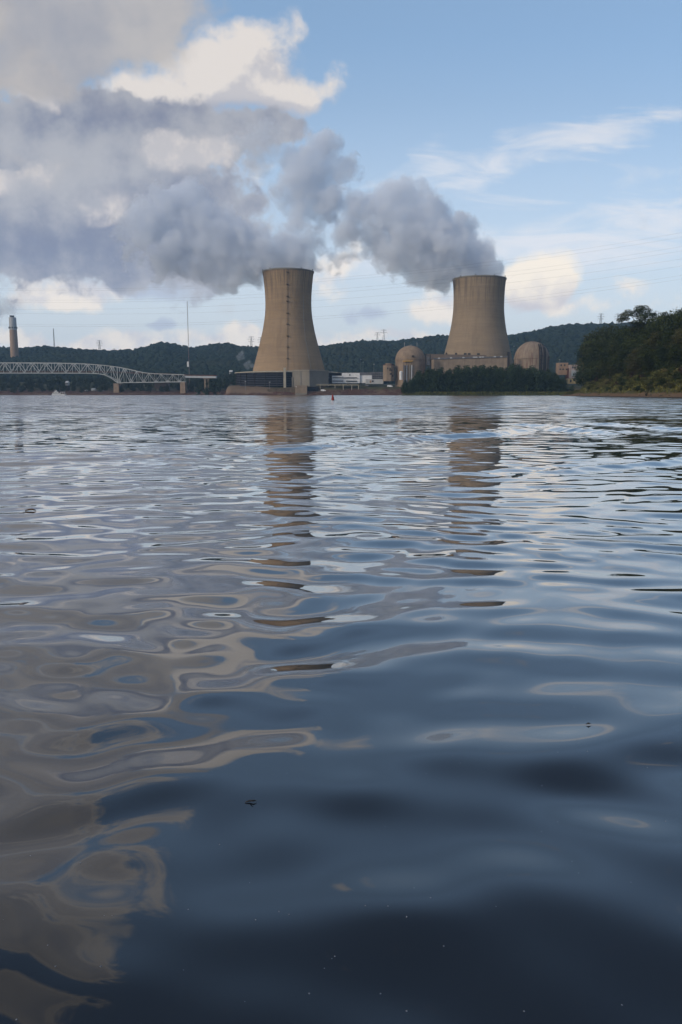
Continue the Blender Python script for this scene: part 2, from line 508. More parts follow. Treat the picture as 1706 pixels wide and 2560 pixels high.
def build_water():
    ax, ay = 0.0, -4.0
    r_in = np.geomspace(0.15, 4.4, 24)
    d = np.geomspace(0.5, 420.0, 1150)
    r_out = np.geomspace(430, 6400, 30)
    R = np.concatenate([r_in, 4.0 + d, r_out])
    A = np.concatenate([np.linspace(-math.radians(34), math.radians(34), 560), np.linspace(math.radians(34), math.radians(326), 90)[1:-1]])
    RR, AA = np.meshgrid(R, A, indexing='ij')
    X = ax + RR * np.sin(AA); Y = ay + RR * np.cos(AA)
    dR = np.gradient(R)
    wide = np.where((AA > math.radians(35)), 3.3, 0.0)              # coarse columns beside and behind
    cell = np.maximum(np.repeat(dR[:, None], len(A), 1), RR * math.radians(68 / 560))
    cell = np.maximum(cell, RR * math.radians(1) * wide)
    Z = wave_field(X, Y, cell)
    V = np.stack([X, Y, Z], -1).reshape(-1, 3)
    nr, na = RR.shape
    i = np.arange(nr - 1)[:, None]; j = np.arange(na)[None, :]
    j2 = (j + 1) % na
    Q = np.stack([i * na + j, i * na + j2, (i + 1) * na + j2, (i + 1) * na + j], -1).reshape(-1, 4)[:, ::-1]
    V = np.vstack([V, [[ax, ay, 0]]])
    me = np_mesh('water', V, Q)
    m, T, b, out = new_mat('river_water')
    b.inputs['Base Color'].default_value = (0.012, 0.015, 0.019, 1)
    b.inputs['Roughness'].default_value = 0.015
    b.inputs['IOR'].default_value = 1.333
    pos = T.new('ShaderNodeNewGeometry').outputs['Position']
    y = T.sep(pos)[1]
    # ripples finer than the mesh tilt the normal directly
    def tilt(sx, sy, scale, fade, lean=0.0):
        c = T.noise(T.vmath('MULTIPLY', pos, scale), 1.0, 2, 0.5).outputs['Color']
        k = T.vmath('MULTIPLY', T.vmath('SUBTRACT', c, (0.5, 0.5 + lean, 0.5)), (sx, sy, 0))
        return T.vmath('SCALE', k, scale=fade)
    nrm = T.new('ShaderNodeNewGeometry').outputs['Normal']
    nrm = T.vmath('ADD', nrm, tilt(.12, .30, (1.3, 3.4, 1), T.smooth(y, 7, 26)))
    nrm = T.vmath('ADD', nrm, tilt(.50, .62, (0.35, 1.0, 1), T.smooth(y, 22, 60), 0.085))
    nrm = T.vmath('NORMALIZE', nrm)
    T.put(b.inputs['Normal'], nrm)
    T.put(b.inputs['Coat Normal'], nrm)
    b.inputs['Coat Weight'].default_value = 0.9            # extra reflective layer, added to brighten the water's reflections
    b.inputs['Coat IOR'].default_value = 1.5
    b.inputs['Coat Roughness'].default_value = 0.012
    o = link('water', me, m, None, True)
    tag(o, kind='structure')
    return o
build_water()

def on_water(px, py):
    d = at(px, py, 1.0) - cam.location
    k = -CAM_H / d.z
    x, y = d.x * k, d.y * k
    z = float(wave_field(np.array([[x]]), np.array([[y]]), np.array([[0.012]]))[0, 0])
    return Vector((x, y, z))

def small_floating():
    rng = random.Random(4)
    m, T, b, out = new_mat('foam_bubble_film')
    b.inputs['Base Color'].default_value = (0.10, 0.115, 0.14, 1)
    b.inputs['Roughness'].default_value = 0.12
    b.inputs['Specular IOR Level'].default_value = 0.8
    p5 = [(885,99),(1245,112),(1282,90),(1315,187),(1330,217),(1450,238),(642,304),(665,311),(588,324),(574,230),(433,297),(240,310),(258,310),(422,437),(746,431),(232,430),(935,325),(840,297),(892,300),(952,254),
          (1140,298),(1205,526),(1430,511),(935,524),(711,489),(563,511),(875,485),(1020,385),(770,405),(763,410),(110,380),(8,322),(505,141),(1530,90),(1246,8),(70,166),(185,186),(128,428),(38,543),(990,280)]
    p4 = [(905,180),(909,183),(1258,238),(840,251),(870,270),(915,327),(922,327),(1040,408),(1058,423),(1140,345),(1188,340),(1215,350),(1245,365),(1325,372),(1350,402),(1330,382),(1282,404),(1245,468),(1488,428),
          (1135,270),(420,415),(382,380),(800,317),(1320,292),(1065,245),(660,443),(980,444),(575,350),(425,378)]
    pts = [(x * 1.088, 1950 + y * 1.088) for x, y in p5] + [(x * 1.088, 1450 + y * 1.088) for x, y in p4]
    first = None
    for px, py in pts:
        w = on_water(px, py)
        s = rng.uniform(.10, .24)
        if first is None:
            mb = MB().lathe([(.0062, -.002), (.0060, .001), (.0048, .0036), (.0028, .0052), (.0006, .0058)], 14, cap_top=True)
            mb.lathe([(.0095, -.002), (.0090, .0006), (.0062, .0012)], 14)
            first = mb.build('foam_bubble', m, None, True); o = first
        else:
            o = first.copy(); COL.objects.link(o)
        o.location = w; o.scale = (s, s, s)
        tag(o, 'tiny pale foam bubble floating on the dark near water', 'bubble', 'foam bubbles floating on the near water')
    wood = plain('wet_wood', (0.018, 0.014, 0.011), .5, .3, 40)
    w = on_water(628, 2003)
    mb = MB().tube([(-.022, 0, .003), (-.006, .004, .007), (.010, .002, .010), (.020, .006, .006)], [.0015, .0035, .0030, .0008], 6)
    mb.tube([(-.004, .003, .007), (.004, -.006, .013), (.010, -.012, .012)], [.002, .0016, .0005], 5)
    o = mb.build('twig', wood, None, True); o.location = w; o.scale = (.75, .75, .6)
    tag(o, 'small dark forked twig floating in the near water left of centre', 'twig')
    w = on_water(1471, 1813)
    mb = MB().add([(-.010, 0, .002), (-.002, .006, .005), (.011, .001, .004), (-.001, -.006, .006), (0, 0, .009)], [(0, 1, 4), (1, 2, 4), (2, 3, 4), (3, 0, 4), (3, 2, 1, 0)])
    o = mb.build('floating_leaf', wood); o.location = w
    tag(o, 'dark curled leaf fragment floating among the bubbles on the right', 'leaf')
    w = on_water(76, 1277)
    mb = MB().tube([(-.09, 0, .01), (-.02, .02, .035), (.05, .0, .04), (.11, -.02, .015)], [.012, .02, .022, .006], 7)
    o = mb.build('driftwood', plain('brown_drift', (.09, .06, .04), .8, .3, 8), None, True); o.location = w; o.scale = (.55, .5, .4)
    tag(o, 'short brown stick of driftwood floating at the left, away from the shore', 'driftwood')
small_floating()

# ------------------------------------------------------------------ terrain of the far bank and the hills
RIDGE = [(-1500, 850), (-700, 862), (0, 873), (60, 875), (130, 869), (180, 873), (230, 878), (300, 880), (350, 877), (400, 863), (425, 860), (460, 868), (490, 874),
         (530, 868), (555, 863), (575, 862), (600, 870), (640, 871), (700, 872), (800, 869), (830, 865), (870, 860), (900, 857), (930, 856), (975, 857), (1010, 854),
         (1060, 848), (1100, 844), (1200, 843), (1270, 841), (1310, 834), (1350, 825), (1400, 816), (1430, 814), (1470, 816), (1540, 815), (1700, 808), (2000, 800), (2600, 815), (3400, 840)]
RD = 2350.0
_rx = np.array([(p[0] - 853) / F * RD for p in RIDGE])
_rz = np.array([uv_of(p[0], p[1])[1] * RD + CAM_H - 13.0 for p in RIDGE])

def sstep(x, a, b):
    t = np.clip((x - a) / (b - a), 0, 1)
    return t * t * (3 - 2 * t)

def shore_y(x):
    """y of the far waterline"""
    x = np.asarray(x, float)
    return 1078 - 163 * sstep(x, -158, -128) + 2.5 * np.sin(x * 0.05) + 1.2 * np.sin(x * 0.21)

def ground_z(x, y):
    x = np.asarray(x, float); y = np.asarray(y, float)
    t = y - shore_y(x)
    left = np.interp(t, [-30, -2, 0, 6, 18, 120, 420, 5000], [-6, -0.6, 0, 2.0, 4.0, 12, 26, 30])
    right = np.interp(t, [-30, -2, 0, 4, 8, 19, 24, 60, 620, 5000], [-6, -0.6, 0, 1.6, 3.6, 8.6, 9.6, 11.5, 20, 24])
    w = sstep(x, -170, -140)
    base = left * (1 - w) + right * w
    # hills
    persp = x * (RD / np.maximum(y, RD * 0.45))                     # ridge runs out a little like a fan, keeps the skyline
    rz = np.interp(persp, _rx, _rz)
    f = sstep(y, 1380, RD)
    f = f ** 0.8
    back = np.interp(y, [RD, RD + 500, RD + 4000], [1.0, 0.93, 0.7])
    lump = 1 + 0.10 * np.sin(x * 0.011 + y * 0.004) * np.sin(y * 0.007 + 1) * (1 - sstep(y, 2000, 2300))
    return np.maximum(base, base * (1 - f) + rz * f * back * lump)

def build_ground():
    xs = np.concatenate([-np.geomspace(1500, 6200, 10)[::-1], np.arange(-1480, 1490, 20.0), np.geomspace(1500, 6200, 10)])
    xs = np.unique(np.concatenate([xs, np.arange(-190, 120, 4.0)]))
    ts = np.concatenate([[-10, -3, -1, 0, 1, 2, 3, 4.5, 6, 8, 10, 12, 15, 19, 24, 30, 40, 60, 90, 130, 180, 250, 330], np.arange(420, 1700, 26.0), np.geomspace(1800, 5200, 10)])
    XX, TT = np.meshgrid(xs, ts, indexing='ij')
    YY = TT + shore_y(XX)
    ZZ = ground_z(XX, YY)
    near = sstep(TT, 0, 10) * (1 - sstep(TT, 150, 400))
    ZZ = ZZ + near * 0.5 * np.sin(XX * 0.37 + TT * 0.21) * np.sin(XX * 0.13 + 1.3)
    V = np.stack([XX, YY, ZZ], -1).reshape(-1, 3)
    n, m = XX.shape
    i = np.arange(n - 1)[:, None]; j = np.arange(m - 1)[None, :]
    Q = np.stack([i * m + j, (i + 1) * m + j, (i + 1) * m + j + 1, i * m + j + 1], -1).reshape(-1, 4)
    me = np_mesh('ground', V, Q)
    mt, T, b, out = new_mat('river_bank_soil')
    pos = T.new('ShaderNodeNewGeometry').outputs['Position']
    z = T.sep(pos)[2]
    n1 = T.noise(pos, 0.12, 6, 0.65).outputs['Fac']
    n2 = T.noise(pos, 0.9, 4, 0.6).outputs['Fac']
    rip = T.mix(T.smooth(n2, 0.35, 0.65), (0.045, 0.022, 0.018), (0.13, 0.072, 0.058))
    rip = T.mix(T.smooth(n1, 0.45, 0.62, 0, .7), rip, (0.16, 0.12, 0.09))
    grass = T.mix(T.smooth(n1, 0.35, 0.65), (0.035, 0.042, 0.018), (0.085, 0.078, 0.045))
    px_, py_, _z = T.sep(pos)
    tan = T.math('MULTIPLY', T.math('MULTIPLY', T.smooth(px_, -150, -130), T.smooth(px_, -72, -88)), T.smooth(T.math('MULTIPLY_ADD', n1, 5.0, z), 3.2, 6.0, 0, .8))
    rip = T.mix(tan, rip, (0.21, 0.155, 0.11))
    k = T.smooth(T.math('MULTIPLY_ADD', T.math('SUBTRACT', n1, 0.5), 9.0, z), 5.0, 8.5)
    k = T.math('MULTIPLY', k, T.math('SUBTRACT', 1.0, tan))
    T.put(b.inputs['Base Color'], T.mix(k, rip, grass))
    b.inputs['Roughness'].default_value = 0.95
    b.inputs['Specular IOR Level'].default_value = 0.1
    bp = T.new('ShaderNodeBump'); bp.inputs['Distance'].default_value = 0.8
    T.put(bp.inputs['Height'], n2); T.put(b.inputs['Normal'], bp.outputs[0])
    tag(link('ground', me, mt, None, True), kind='structure')
build_ground()

# ------------------------------------------------------------------ foliage shapes
def leaf_quads(P, N, size, rng, flat=0.5):
    """one bent-looking leaf clump quad at every point; N outward directions"""
    n = len(P)
    nn = N + rng.normal(0, flat, (n, 3))
    nn /= np.linalg.norm(nn, axis=1, keepdims=True) + 1e-9
    a = np.cross(nn, rng.normal(0, 1, (n, 3)))
    a /= np.linalg.norm(a, axis=1, keepdims=True) + 1e-9
    b = np.cross(nn, a)
    s = size * rng.uniform(0.55, 1.25, (n, 1))
    e = rng.uniform(0.6, 1.0, (n, 1))
    a = a * s; b = b * s * e
    V = np.stack([P - a * .5, P + b * .35 - a * .1, P + a * .55, P - b * .4 + a * .05], 1)
    Q = np.arange(n * 4).reshape(n, 4)
    return V.reshape(-1, 3), Q

def lobes_to_leaves(lobes, n, size, rng, fill=0.45):
    """scatter leaf clumps through a set of ellipsoids (cx,cy,cz,rx,ry,rz), thicker toward their skins"""
    L = np.array(lobes, float)
    w = (L[:, 3] * L[:, 4] + L[:, 4] * L[:, 5] + L[:, 3] * L[:, 5])
    idx = rng.choice(len(L), n, p=w / w.sum())
    d = rng.normal(0, 1, (n, 3)); d /= np.linalg.norm(d, axis=1, keepdims=True)
    bump = 1 + 0.16 * np.sin(d[:, :1] * 7 + idx[:, None]) * np.sin(d[:, 1:2] * 6 + 2) + 0.12 * np.sin(d[:, 2:] * 9 + idx[:, None] * 2)
    r = (1 - fill * rng.random((n, 1)) ** 1.8) * bump
    P = L[idx, :3] + d * r * L[idx, 3:]
    N = d / L[idx, 3:]
    N /= np.linalg.norm(N, axis=1, keepdims=True)
    return P, N

def crown_lobes(rng, h, w, base=0.25, n=14, lean=0.0):
    """lobes of an uneven broad crown, unit: metres, standing on z=0"""
    out = []
    for i in range(n):
        t = (i + rng.random()) / n
        z = h * (base + (1 - base) * (0.08 + 0.80 * t))
        prof = math.sin(math.pi * min(1, 0.18 + 0.80 * t)) ** 0.7
        rr = w * 0.5 * prof
        a = rng.uniform(0, 2 * math.pi)
        q = rr * rng.uniform(0.25, 0.75)
        s = w * rng.uniform(0.17, 0.30) * (0.55 + 0.45 * prof)
        out.append((q * math.cos(a) + lean * t, q * math.sin(a), z, s * rng.uniform(.8, 1.2), s * rng.uniform(.8, 1.2), s * rng.uniform(.6, .95)))
    out.append((lean * .5, 0, h * (base + .5 * (1 - base)), w * .24, w * .24, h * .24 * (1 - base) * 1.4))
    return out

def crown_mesh(name, rng, lobes, n, size, h):
    P, N = lobes_to_leaves(lobes, n, size, rng)
    k = P[:, 2] > 0.02 * h
    V, Q = leaf_quads(P[k], N[k], size, rng)
    return np_mesh(name, V, Q)

def trunk_mesh(name, rng, h, r, lobes, base):
    b = MB()
    top = Vector((lobes[-1][0], lobes[-1][1], h * 0.78))
    pts = [Vector((0, 0, -0.6)), Vector((rng.normal(0, .02) * h, rng.normal(0, .02) * h, h * .25)), Vector((top.x * .5, top.y * .5, h * .5)), top]
    b.tube(pts, [r * 1.35, r, r * .7, r * .2], 7)
    pick = rng.permutation(len(lobes) - 1)[:6]
    for i in pick:
        c = Vector(lobes[i][:3])
        z0 = max(0.12 * h, min(c.z - 0.18 * h, h * .6))
        s = Vector((top.x * z0 / h * .6, top.y * z0 / h * .6, z0))
        b.tube([s, s.lerp(c, .5) + Vector((0, 0, -.02 * h)), c], [r * .5, r * .32, r * .1], 5)
    me = bpy.data.meshes.new(name)
    me.from_pydata(b.v, [], b.f)
    me.polygons.foreach_set('use_smooth', [True] * len(me.polygons))
    return me

BARK = plain('bark', (0.055, 0.045, 0.036), 0.9, 0.3, 1.5)
LEAF_DARK = leaf_mat('leaves_dark', (0.008, 0.018, 0.008), (0.038, 0.060, 0.021), None, 0.10)
LEAF_BANK = leaf_mat('leaves_bank', (0.010, 0.019, 0.006), (0.048, 0.064, 0.017), (0.050, 0.040, 0.017), 0.12)
LEAF_FAR = leaf_mat('leaves_far_bank', (0.018, 0.028, 0.018), (0.060, 0.078, 0.040), None, 0.10)
LEAF_BUSH = leaf_mat('leaves_bush', (0.034, 0.044, 0.013), (0.150, 0.150, 0.042), (0.11, 0.085, 0.04), 0.30)
LEAF_RUST = leaf_mat('leaves_rust', (0.022, 0.016, 0.012), (0.060, 0.036, 0.026), None, 0.5)
LEAF_HILL = leaf_mat('leaves_hill', (0.010, 0.018, 0.015), (0.030, 0.042, 0.026), None, 0.03)

def make_tree(name, label, cat, group, rng, h, w, n, size, mat, base=0.25, nl=14, lean=0.0, r=None):
    lobes = crown_lobes(rng, h, w, base, nl, lean)
    t = thing(name, label, cat, (0, 0, 0), group)
    link('crown', crown_mesh('crown', rng, lobes, n, size, h), mat, t)
    link('trunk', trunk_mesh('trunk', rng, h, r or h * 0.018, lobes, base), BARK, t)
    return t

# ------------------------------------------------------------------ wooded hills: far-off forest that reads as one mass
def build_forest():
    rng = np.random.default_rng(5)
    protos = []
    for k in range(7):
        bm = bmesh.new()
        bmesh.ops.create_icosphere(bm, subdivisions=2, radius=1.0)
        V = np.array([v.co[:] for v in bm.verts]); Fc = np.array([[v.index for v in f.verts] for f in bm.faces]); bm.free()
        a = rng.uniform(0, 6, 6)
        rad = 1 + 0.16 * np.sin(V[:, 0] * 3.1 + a[0]) * np.sin(V[:, 1] * 3.7 + a[1]) + 0.13 * np.sin(V[:, 2] * 5 + a[2]) * np.sin(V[:, 0] * 6 + a[3]) + rng.normal(0, 0.07, len(V))
        protos.append((V * rad[:, None], Fc))
    VV, FF, nv = [], [], 0
    y = 1400.0
    while y < 2480:
        step = 10.5 + 3.5 * (y - 1400) / 1000
        half = y * 0.56
        m = int(2 * half / step)
        x = np.linspace(-half, half, m) + rng.uniform(-.48, .48, m) * step
        yy = y + rng.uniform(-.5, .5, m) * step
        z = ground_z(x, yy)
        for i in range(m):
            if z[i] < 15: pass
            V, Fc = protos[rng.integers(0, 7)]
            s = rng.uniform(5.2, 8.6)
            hgt = rng.uniform(0.85, 1.35)
            ang = rng.uniform(0, 6.28); ca, sa = math.cos(ang), math.sin(ang)
            P = np.stack([(V[:, 0] * ca - V[:, 1] * sa) * s, (V[:, 0] * sa + V[:, 1] * ca) * s, V[:, 2] * s * hgt], 1)
            VV.append(P + np.array([x[i], yy[i], z[i] + rng.uniform(3.0, 7.5)])); FF.append(Fc + nv); nv += len(V)
        y += step * (1.0 if y > 2150 else 1.35)
    me = np_mesh('hill_forest', np.vstack(VV), np.vstack(FF))
    m, T, b, out = new_mat('forest_canopy')
    pos = T.new('ShaderNodeNewGeometry').outputs['Position']
    n1 = T.noise(pos, 0.07, 4, 0.6).outputs['Fac']
    n2 = T.noise(pos, 0.45, 4, 0.7).outputs['Fac']
    n3 = T.noise(pos, 0.006, 3, 0.6).outputs['Fac']
    k = T.math('MULTIPLY_ADD', n2, 0.6, T.math('MULTIPLY', n1, 0.6))
    c = T.mix(T.smooth(k, 0.42, 0.80), (0.010, 0.019, 0.016), (0.029, 0.043, 0.028))
    c = T.mix(T.smooth(n3, 0.5, 0.7, 0, .5), c, (0.036, 0.040, 0.024))
    T.put(b.inputs['Base Color'], c)
    b.inputs['Roughness'].default_value = 0.9
    b.inputs['Specular IOR Level'].default_value = 0.05
    bp = T.new('ShaderNodeBump'); bp.inputs['Distance'].default_value = 1.3
    T.put(bp.inputs['Height'], n2); T.put(b.inputs['Normal'], bp.outputs[0])
    o = link('hill_forest', me, m, None, True)
    tag(o, 'dark green woods covering the whole ridge behind the power station', 'forest', kind='stuff')
build_forest()

# ------------------------------------------------------------------ trees along the far bank behind the bridge
def build_far_bank_trees():
    rng = np.random.default_rng(11)
    kinds = []
    for k, (nm, lb) in enumerate([('shore_tree', 'dark round tree in the wooded far bank behind the bridge'),
                                  ('shore_tree', 'paler grey green willow like tree low on the far bank under the bridge'),
                                  ('shore_tree', 'tall dark tree beside the left cooling tower on the far bank')]):
        kinds.append(make_tree(nm, lb, 'tree', 'trees on the far bank behind the bridge', rng, [15, 12, 20][k], [13, 12, 12][k], 620, 1.7, [LEAF_FAR, LEAF_FAR, LEAF_DARK][k], 0.08, 12))
    used = [False] * 3
    def put(k, x, y, s):
        z = float(ground_z(x, y)) - 0.4
        rz = rng.uniform(0, 6.28)
        if not used[k]:
            o = kinds[k]; used[k] = True
            o.location = (x, y, z); o.rotation_euler.z = rz; o.scale = (s, s, s * rng.uniform(.9, 1.1))
        else:
            copy_thing(kinds[k], (x, y, z), rz, (s, s, s * rng.uniform(.9, 1.1)))
    for px in np.arange(-60, 560, 21):
        D = rng.uniform(1092, 1112)
        if 440 < px < 475 or 275 < px < 305: D += 25
        put(1 if rng.random() < .5 else 0, (px + rng.uniform(-8, 8) - 853) / F * D, D, rng.uniform(.7, 1.0))
    for px in np.arange(-60, 600, 19):
        D = rng.uniform(1135, 1175)
        put(0, (px + rng.uniform(-8, 8) - 853) / F * D, D, rng.uniform(.95, 1.3))
    for px in np.arange(-60, 600, 22):
        D = rng.uniform(1230, 1350)
        put(0, (px + rng.uniform(-8, 8) - 853) / F * D, D, rng.uniform(1.0, 1.35))
    for px, D, s in [(500, 1060, .75), (520, 1050, .9), (538, 1070, 1.0), (553, 1085, 1.05), (570, 1100, 1.1), (585, 1120, 1.15), (512, 1100, 1.0), (545, 1120, 1.15), (600, 1150, 1.2), (530, 1095, 1.0)]:
        put(2, (px - 853) / F * D, D, s)
build_far_bank_trees()

# ------------------------------------------------------------------ the wooded spit in front of the right tower
def build_spit():
    xs = np.linspace(52, 330, 90); ts = np.array([-6, -1, 0, 1.2, 3, 6, 12, 30, 55, 62, 66])
    XX, TT = np.meshgrid(xs, ts, indexing='ij')
    y0 = 738 + 3 * np.sin(XX * .05) + 20 * (1 - sstep(XX, 52, 75)) - 0.05 * (XX - 60)
    k = sstep(XX, 52, 72) * (1 - sstep(XX, 300, 330))
    ZZ = np.interp(TT, [-6, -1, 0, 1.2, 3, 6, 12, 55, 62, 66], [-3, -.5, 0, .7, 1.5, 2.0, 2.4, 2.4, 0, -2]) * np.where(TT > 0, k, 1) - 0.35 * (1 - k)
    V = np.stack([XX, y0 + TT, ZZ], -1).reshape(-1, 3)
    n, m = XX.shape
    i = np.arange(n - 1)[:, None]; j = np.arange(m - 1)[None, :]
    Q = np.stack([i * m + j, (i + 1) * m + j, (i + 1) * m + j + 1, i * m + j + 1], -1).reshape(-1, 4)
    mt, T, b, out = new_mat('grassy_spit')
    pos = T.new('ShaderNodeNewGeometry').outputs['Position']
    n1 = T.noise(pos, 0.5, 5, 0.65).outputs['Fac']
    T.put(b.inputs['Base Color'], T.mix(T.smooth(n1, .35, .65), (0.022, 0.030, 0.012), (0.070, 0.078, 0.032)))
    b.inputs['Roughness'].default_value = 0.95
    tag(link('island', np_mesh('island', V, Q), mt, None, True), kind='structure')
    # reeds at the waterline: one object
    rng = np.random.default_rng(3)
    nb = 5000
    x = rng.uniform(58, 320, nb); t = rng.uniform(0.5, 9, nb)
    y = 738 + 3 * np.sin(x * .05) + 20 * (1 - sstep(x, 52, 75)) - 0.05 * (x - 60) + t
    z = np.interp(t, [0, 1.2, 3, 6, 12], [0, .7, 1.5, 2.0, 2.4])
    P = np.stack([x, y, z], 1); h = rng.uniform(.7, 1.7, nb); w = rng.uniform(.25, .6, nb); a = rng.uniform(0, 3.14, nb)
    dx = np.stack([np.cos(a) * w, np.sin(a) * w, 0 * a], 1); up = np.stack([rng.normal(0, .2, nb), rng.normal(0, .2, nb), h], 1)
    V = np.stack([P - dx, P + dx, P + dx * .5 + up, P - dx * .5 + up * .9], 1).reshape(-1, 3)
    o = link('reeds', np_mesh('reeds', V, np.arange(nb * 4).reshape(nb, 4)), LEAF_BUSH)
    tag(o, 'low green reeds and grass along the waterline of the wooded spit', 'reeds', kind='stuff')
    # trees
    protos = [make_tree('riverside_tree', 'dense dark tree in the low wood before the right cooling tower', 'tree', 'trees of the low wood before the right cooling tower', rng, 25, 17, 2600, 1.35, LEAF_DARK, 0.03, 18) for k in range(4)]
    used = set()
    tops = [(1000, 965), (1012, 948), (1030, 940), (1045, 925), (1060, 917), (1110, 913), (1145, 911), (1200, 907), (1230, 909), (1255, 912), (1285, 908), (1312, 911), (1345, 915), (1380, 921), (1405, 938), (1425, 950), (1440, 958)]
    for row, (D, st) in enumerate([(752, 17), (768, 18), (785, 19)]):
        for px in np.arange(1012 if row else 1036, 1425, st):
            px = px + rng.uniform(-6, 6)
            py = np.interp(px, [a for a, _ in tops], [b_ for _, b_ in tops]) + rng.uniform(-2, 7) + (6 if row == 0 else 0) + (4 if row == 1 else 0)
            top = at(px, py, D)
            zg = 2.2
            s = max(6, (top.z - zg)) / 24.0
            k = int(rng.integers(0, 4))
            loc = (top.x, D, zg - .3); rz = rng.uniform(0, 6.28); sw = max(.55, s) * rng.uniform(.75, 1.0)
            if k not in used:
                used.add(k); o = protos[k]; o.location = loc; o.rotation_euler.z = rz; o.scale = (sw, sw, s)
            else:
                copy_thing(protos[k], loc, rz, (sw, sw, s))
    # understorey shrubs hide the trunks
    sp = make_tree('shrub', 'low dark shrub at the foot of the wooded spit', 'shrub', 'shrubs at the foot of the wooded spit', rng, 7, 8, 420, 1.1, LEAF_DARK, 0.0, 8, r=.1)
    for i, px in enumerate(np.arange(1016, 1440, 13)):
        D = rng.uniform(745, 750); p = at(px + rng.uniform(-4, 4), 980, D)
        s = rng.uniform(.7, 1.15); loc = (p.x, D, 1.9)
        if i == 0: sp.location = loc
        else: copy_thing(sp, loc, rng.uniform(0, 6), (s, s, s * rng.uniform(.8, 1.3)))
build_spit()

# ------------------------------------------------------------------ near bank on the right
SHORE = np.array([(470, 640), (330, 610), (225, 590), (168, 570), (150, 548), (140, 505), (129, 440), (121, 380), (112, 310), (103, 240), (97, 170), (96, 90), (100, 0), (110, -120)], float)
def bank_frame():
    seg = np.linalg.norm(np.diff(SHORE, axis=0), axis=1)
    s = np.concatenate([[0], np.cumsum(seg)])
    return s
_BS = bank_frame()
def bank_pt(s, t):
    """point t metres inland from the shore, s metres along it"""
    s = np.asarray(s, float); t = np.asarray(t, float)
    x = np.interp(s, _BS, SHORE[:, 0]); y = np.interp(s, _BS, SHORE[:, 1])
    e = 12.0
    tx = np.interp(s + e, _BS, SHORE[:, 0]) - np.interp(s - e, _BS, SHORE[:, 0])
    ty = np.interp(s + e, _BS, SHORE[:, 1]) - np.interp(s - e, _BS, SHORE[:, 1])
    L = np.hypot(tx, ty) + 1e-6
    nx, ny = -ty / L, tx / L                                         # to the left of travel = inland (right of the view)
    wob = 1.4 * np.sin(s * .09) + .7 * np.sin(s * .31)
    z = np.interp(t, [-12, -1, 0, 2.5, 6, 9, 14, 24, 45, 80, 200], [-4, -.35, 0, .55, 1.0, 2.4, 5.6, 9.5, 13, 17, 24])
    k = 0.35 + 0.65 * sstep(s, _BS[3], _BS[3] + 90)                  # the point of the bank is low
    z = np.where(t > 3, .6 + (z - .6) * k, z) + np.where(t > 4, 0.35 * np.sin(s * .23 + t * .3), 0)
    return x + nx * (t + wob * np.exp(-np.maximum(t, 0) / 20)), y + ny * (t + wob * np.exp(-np.maximum(t, 0) / 20)), z

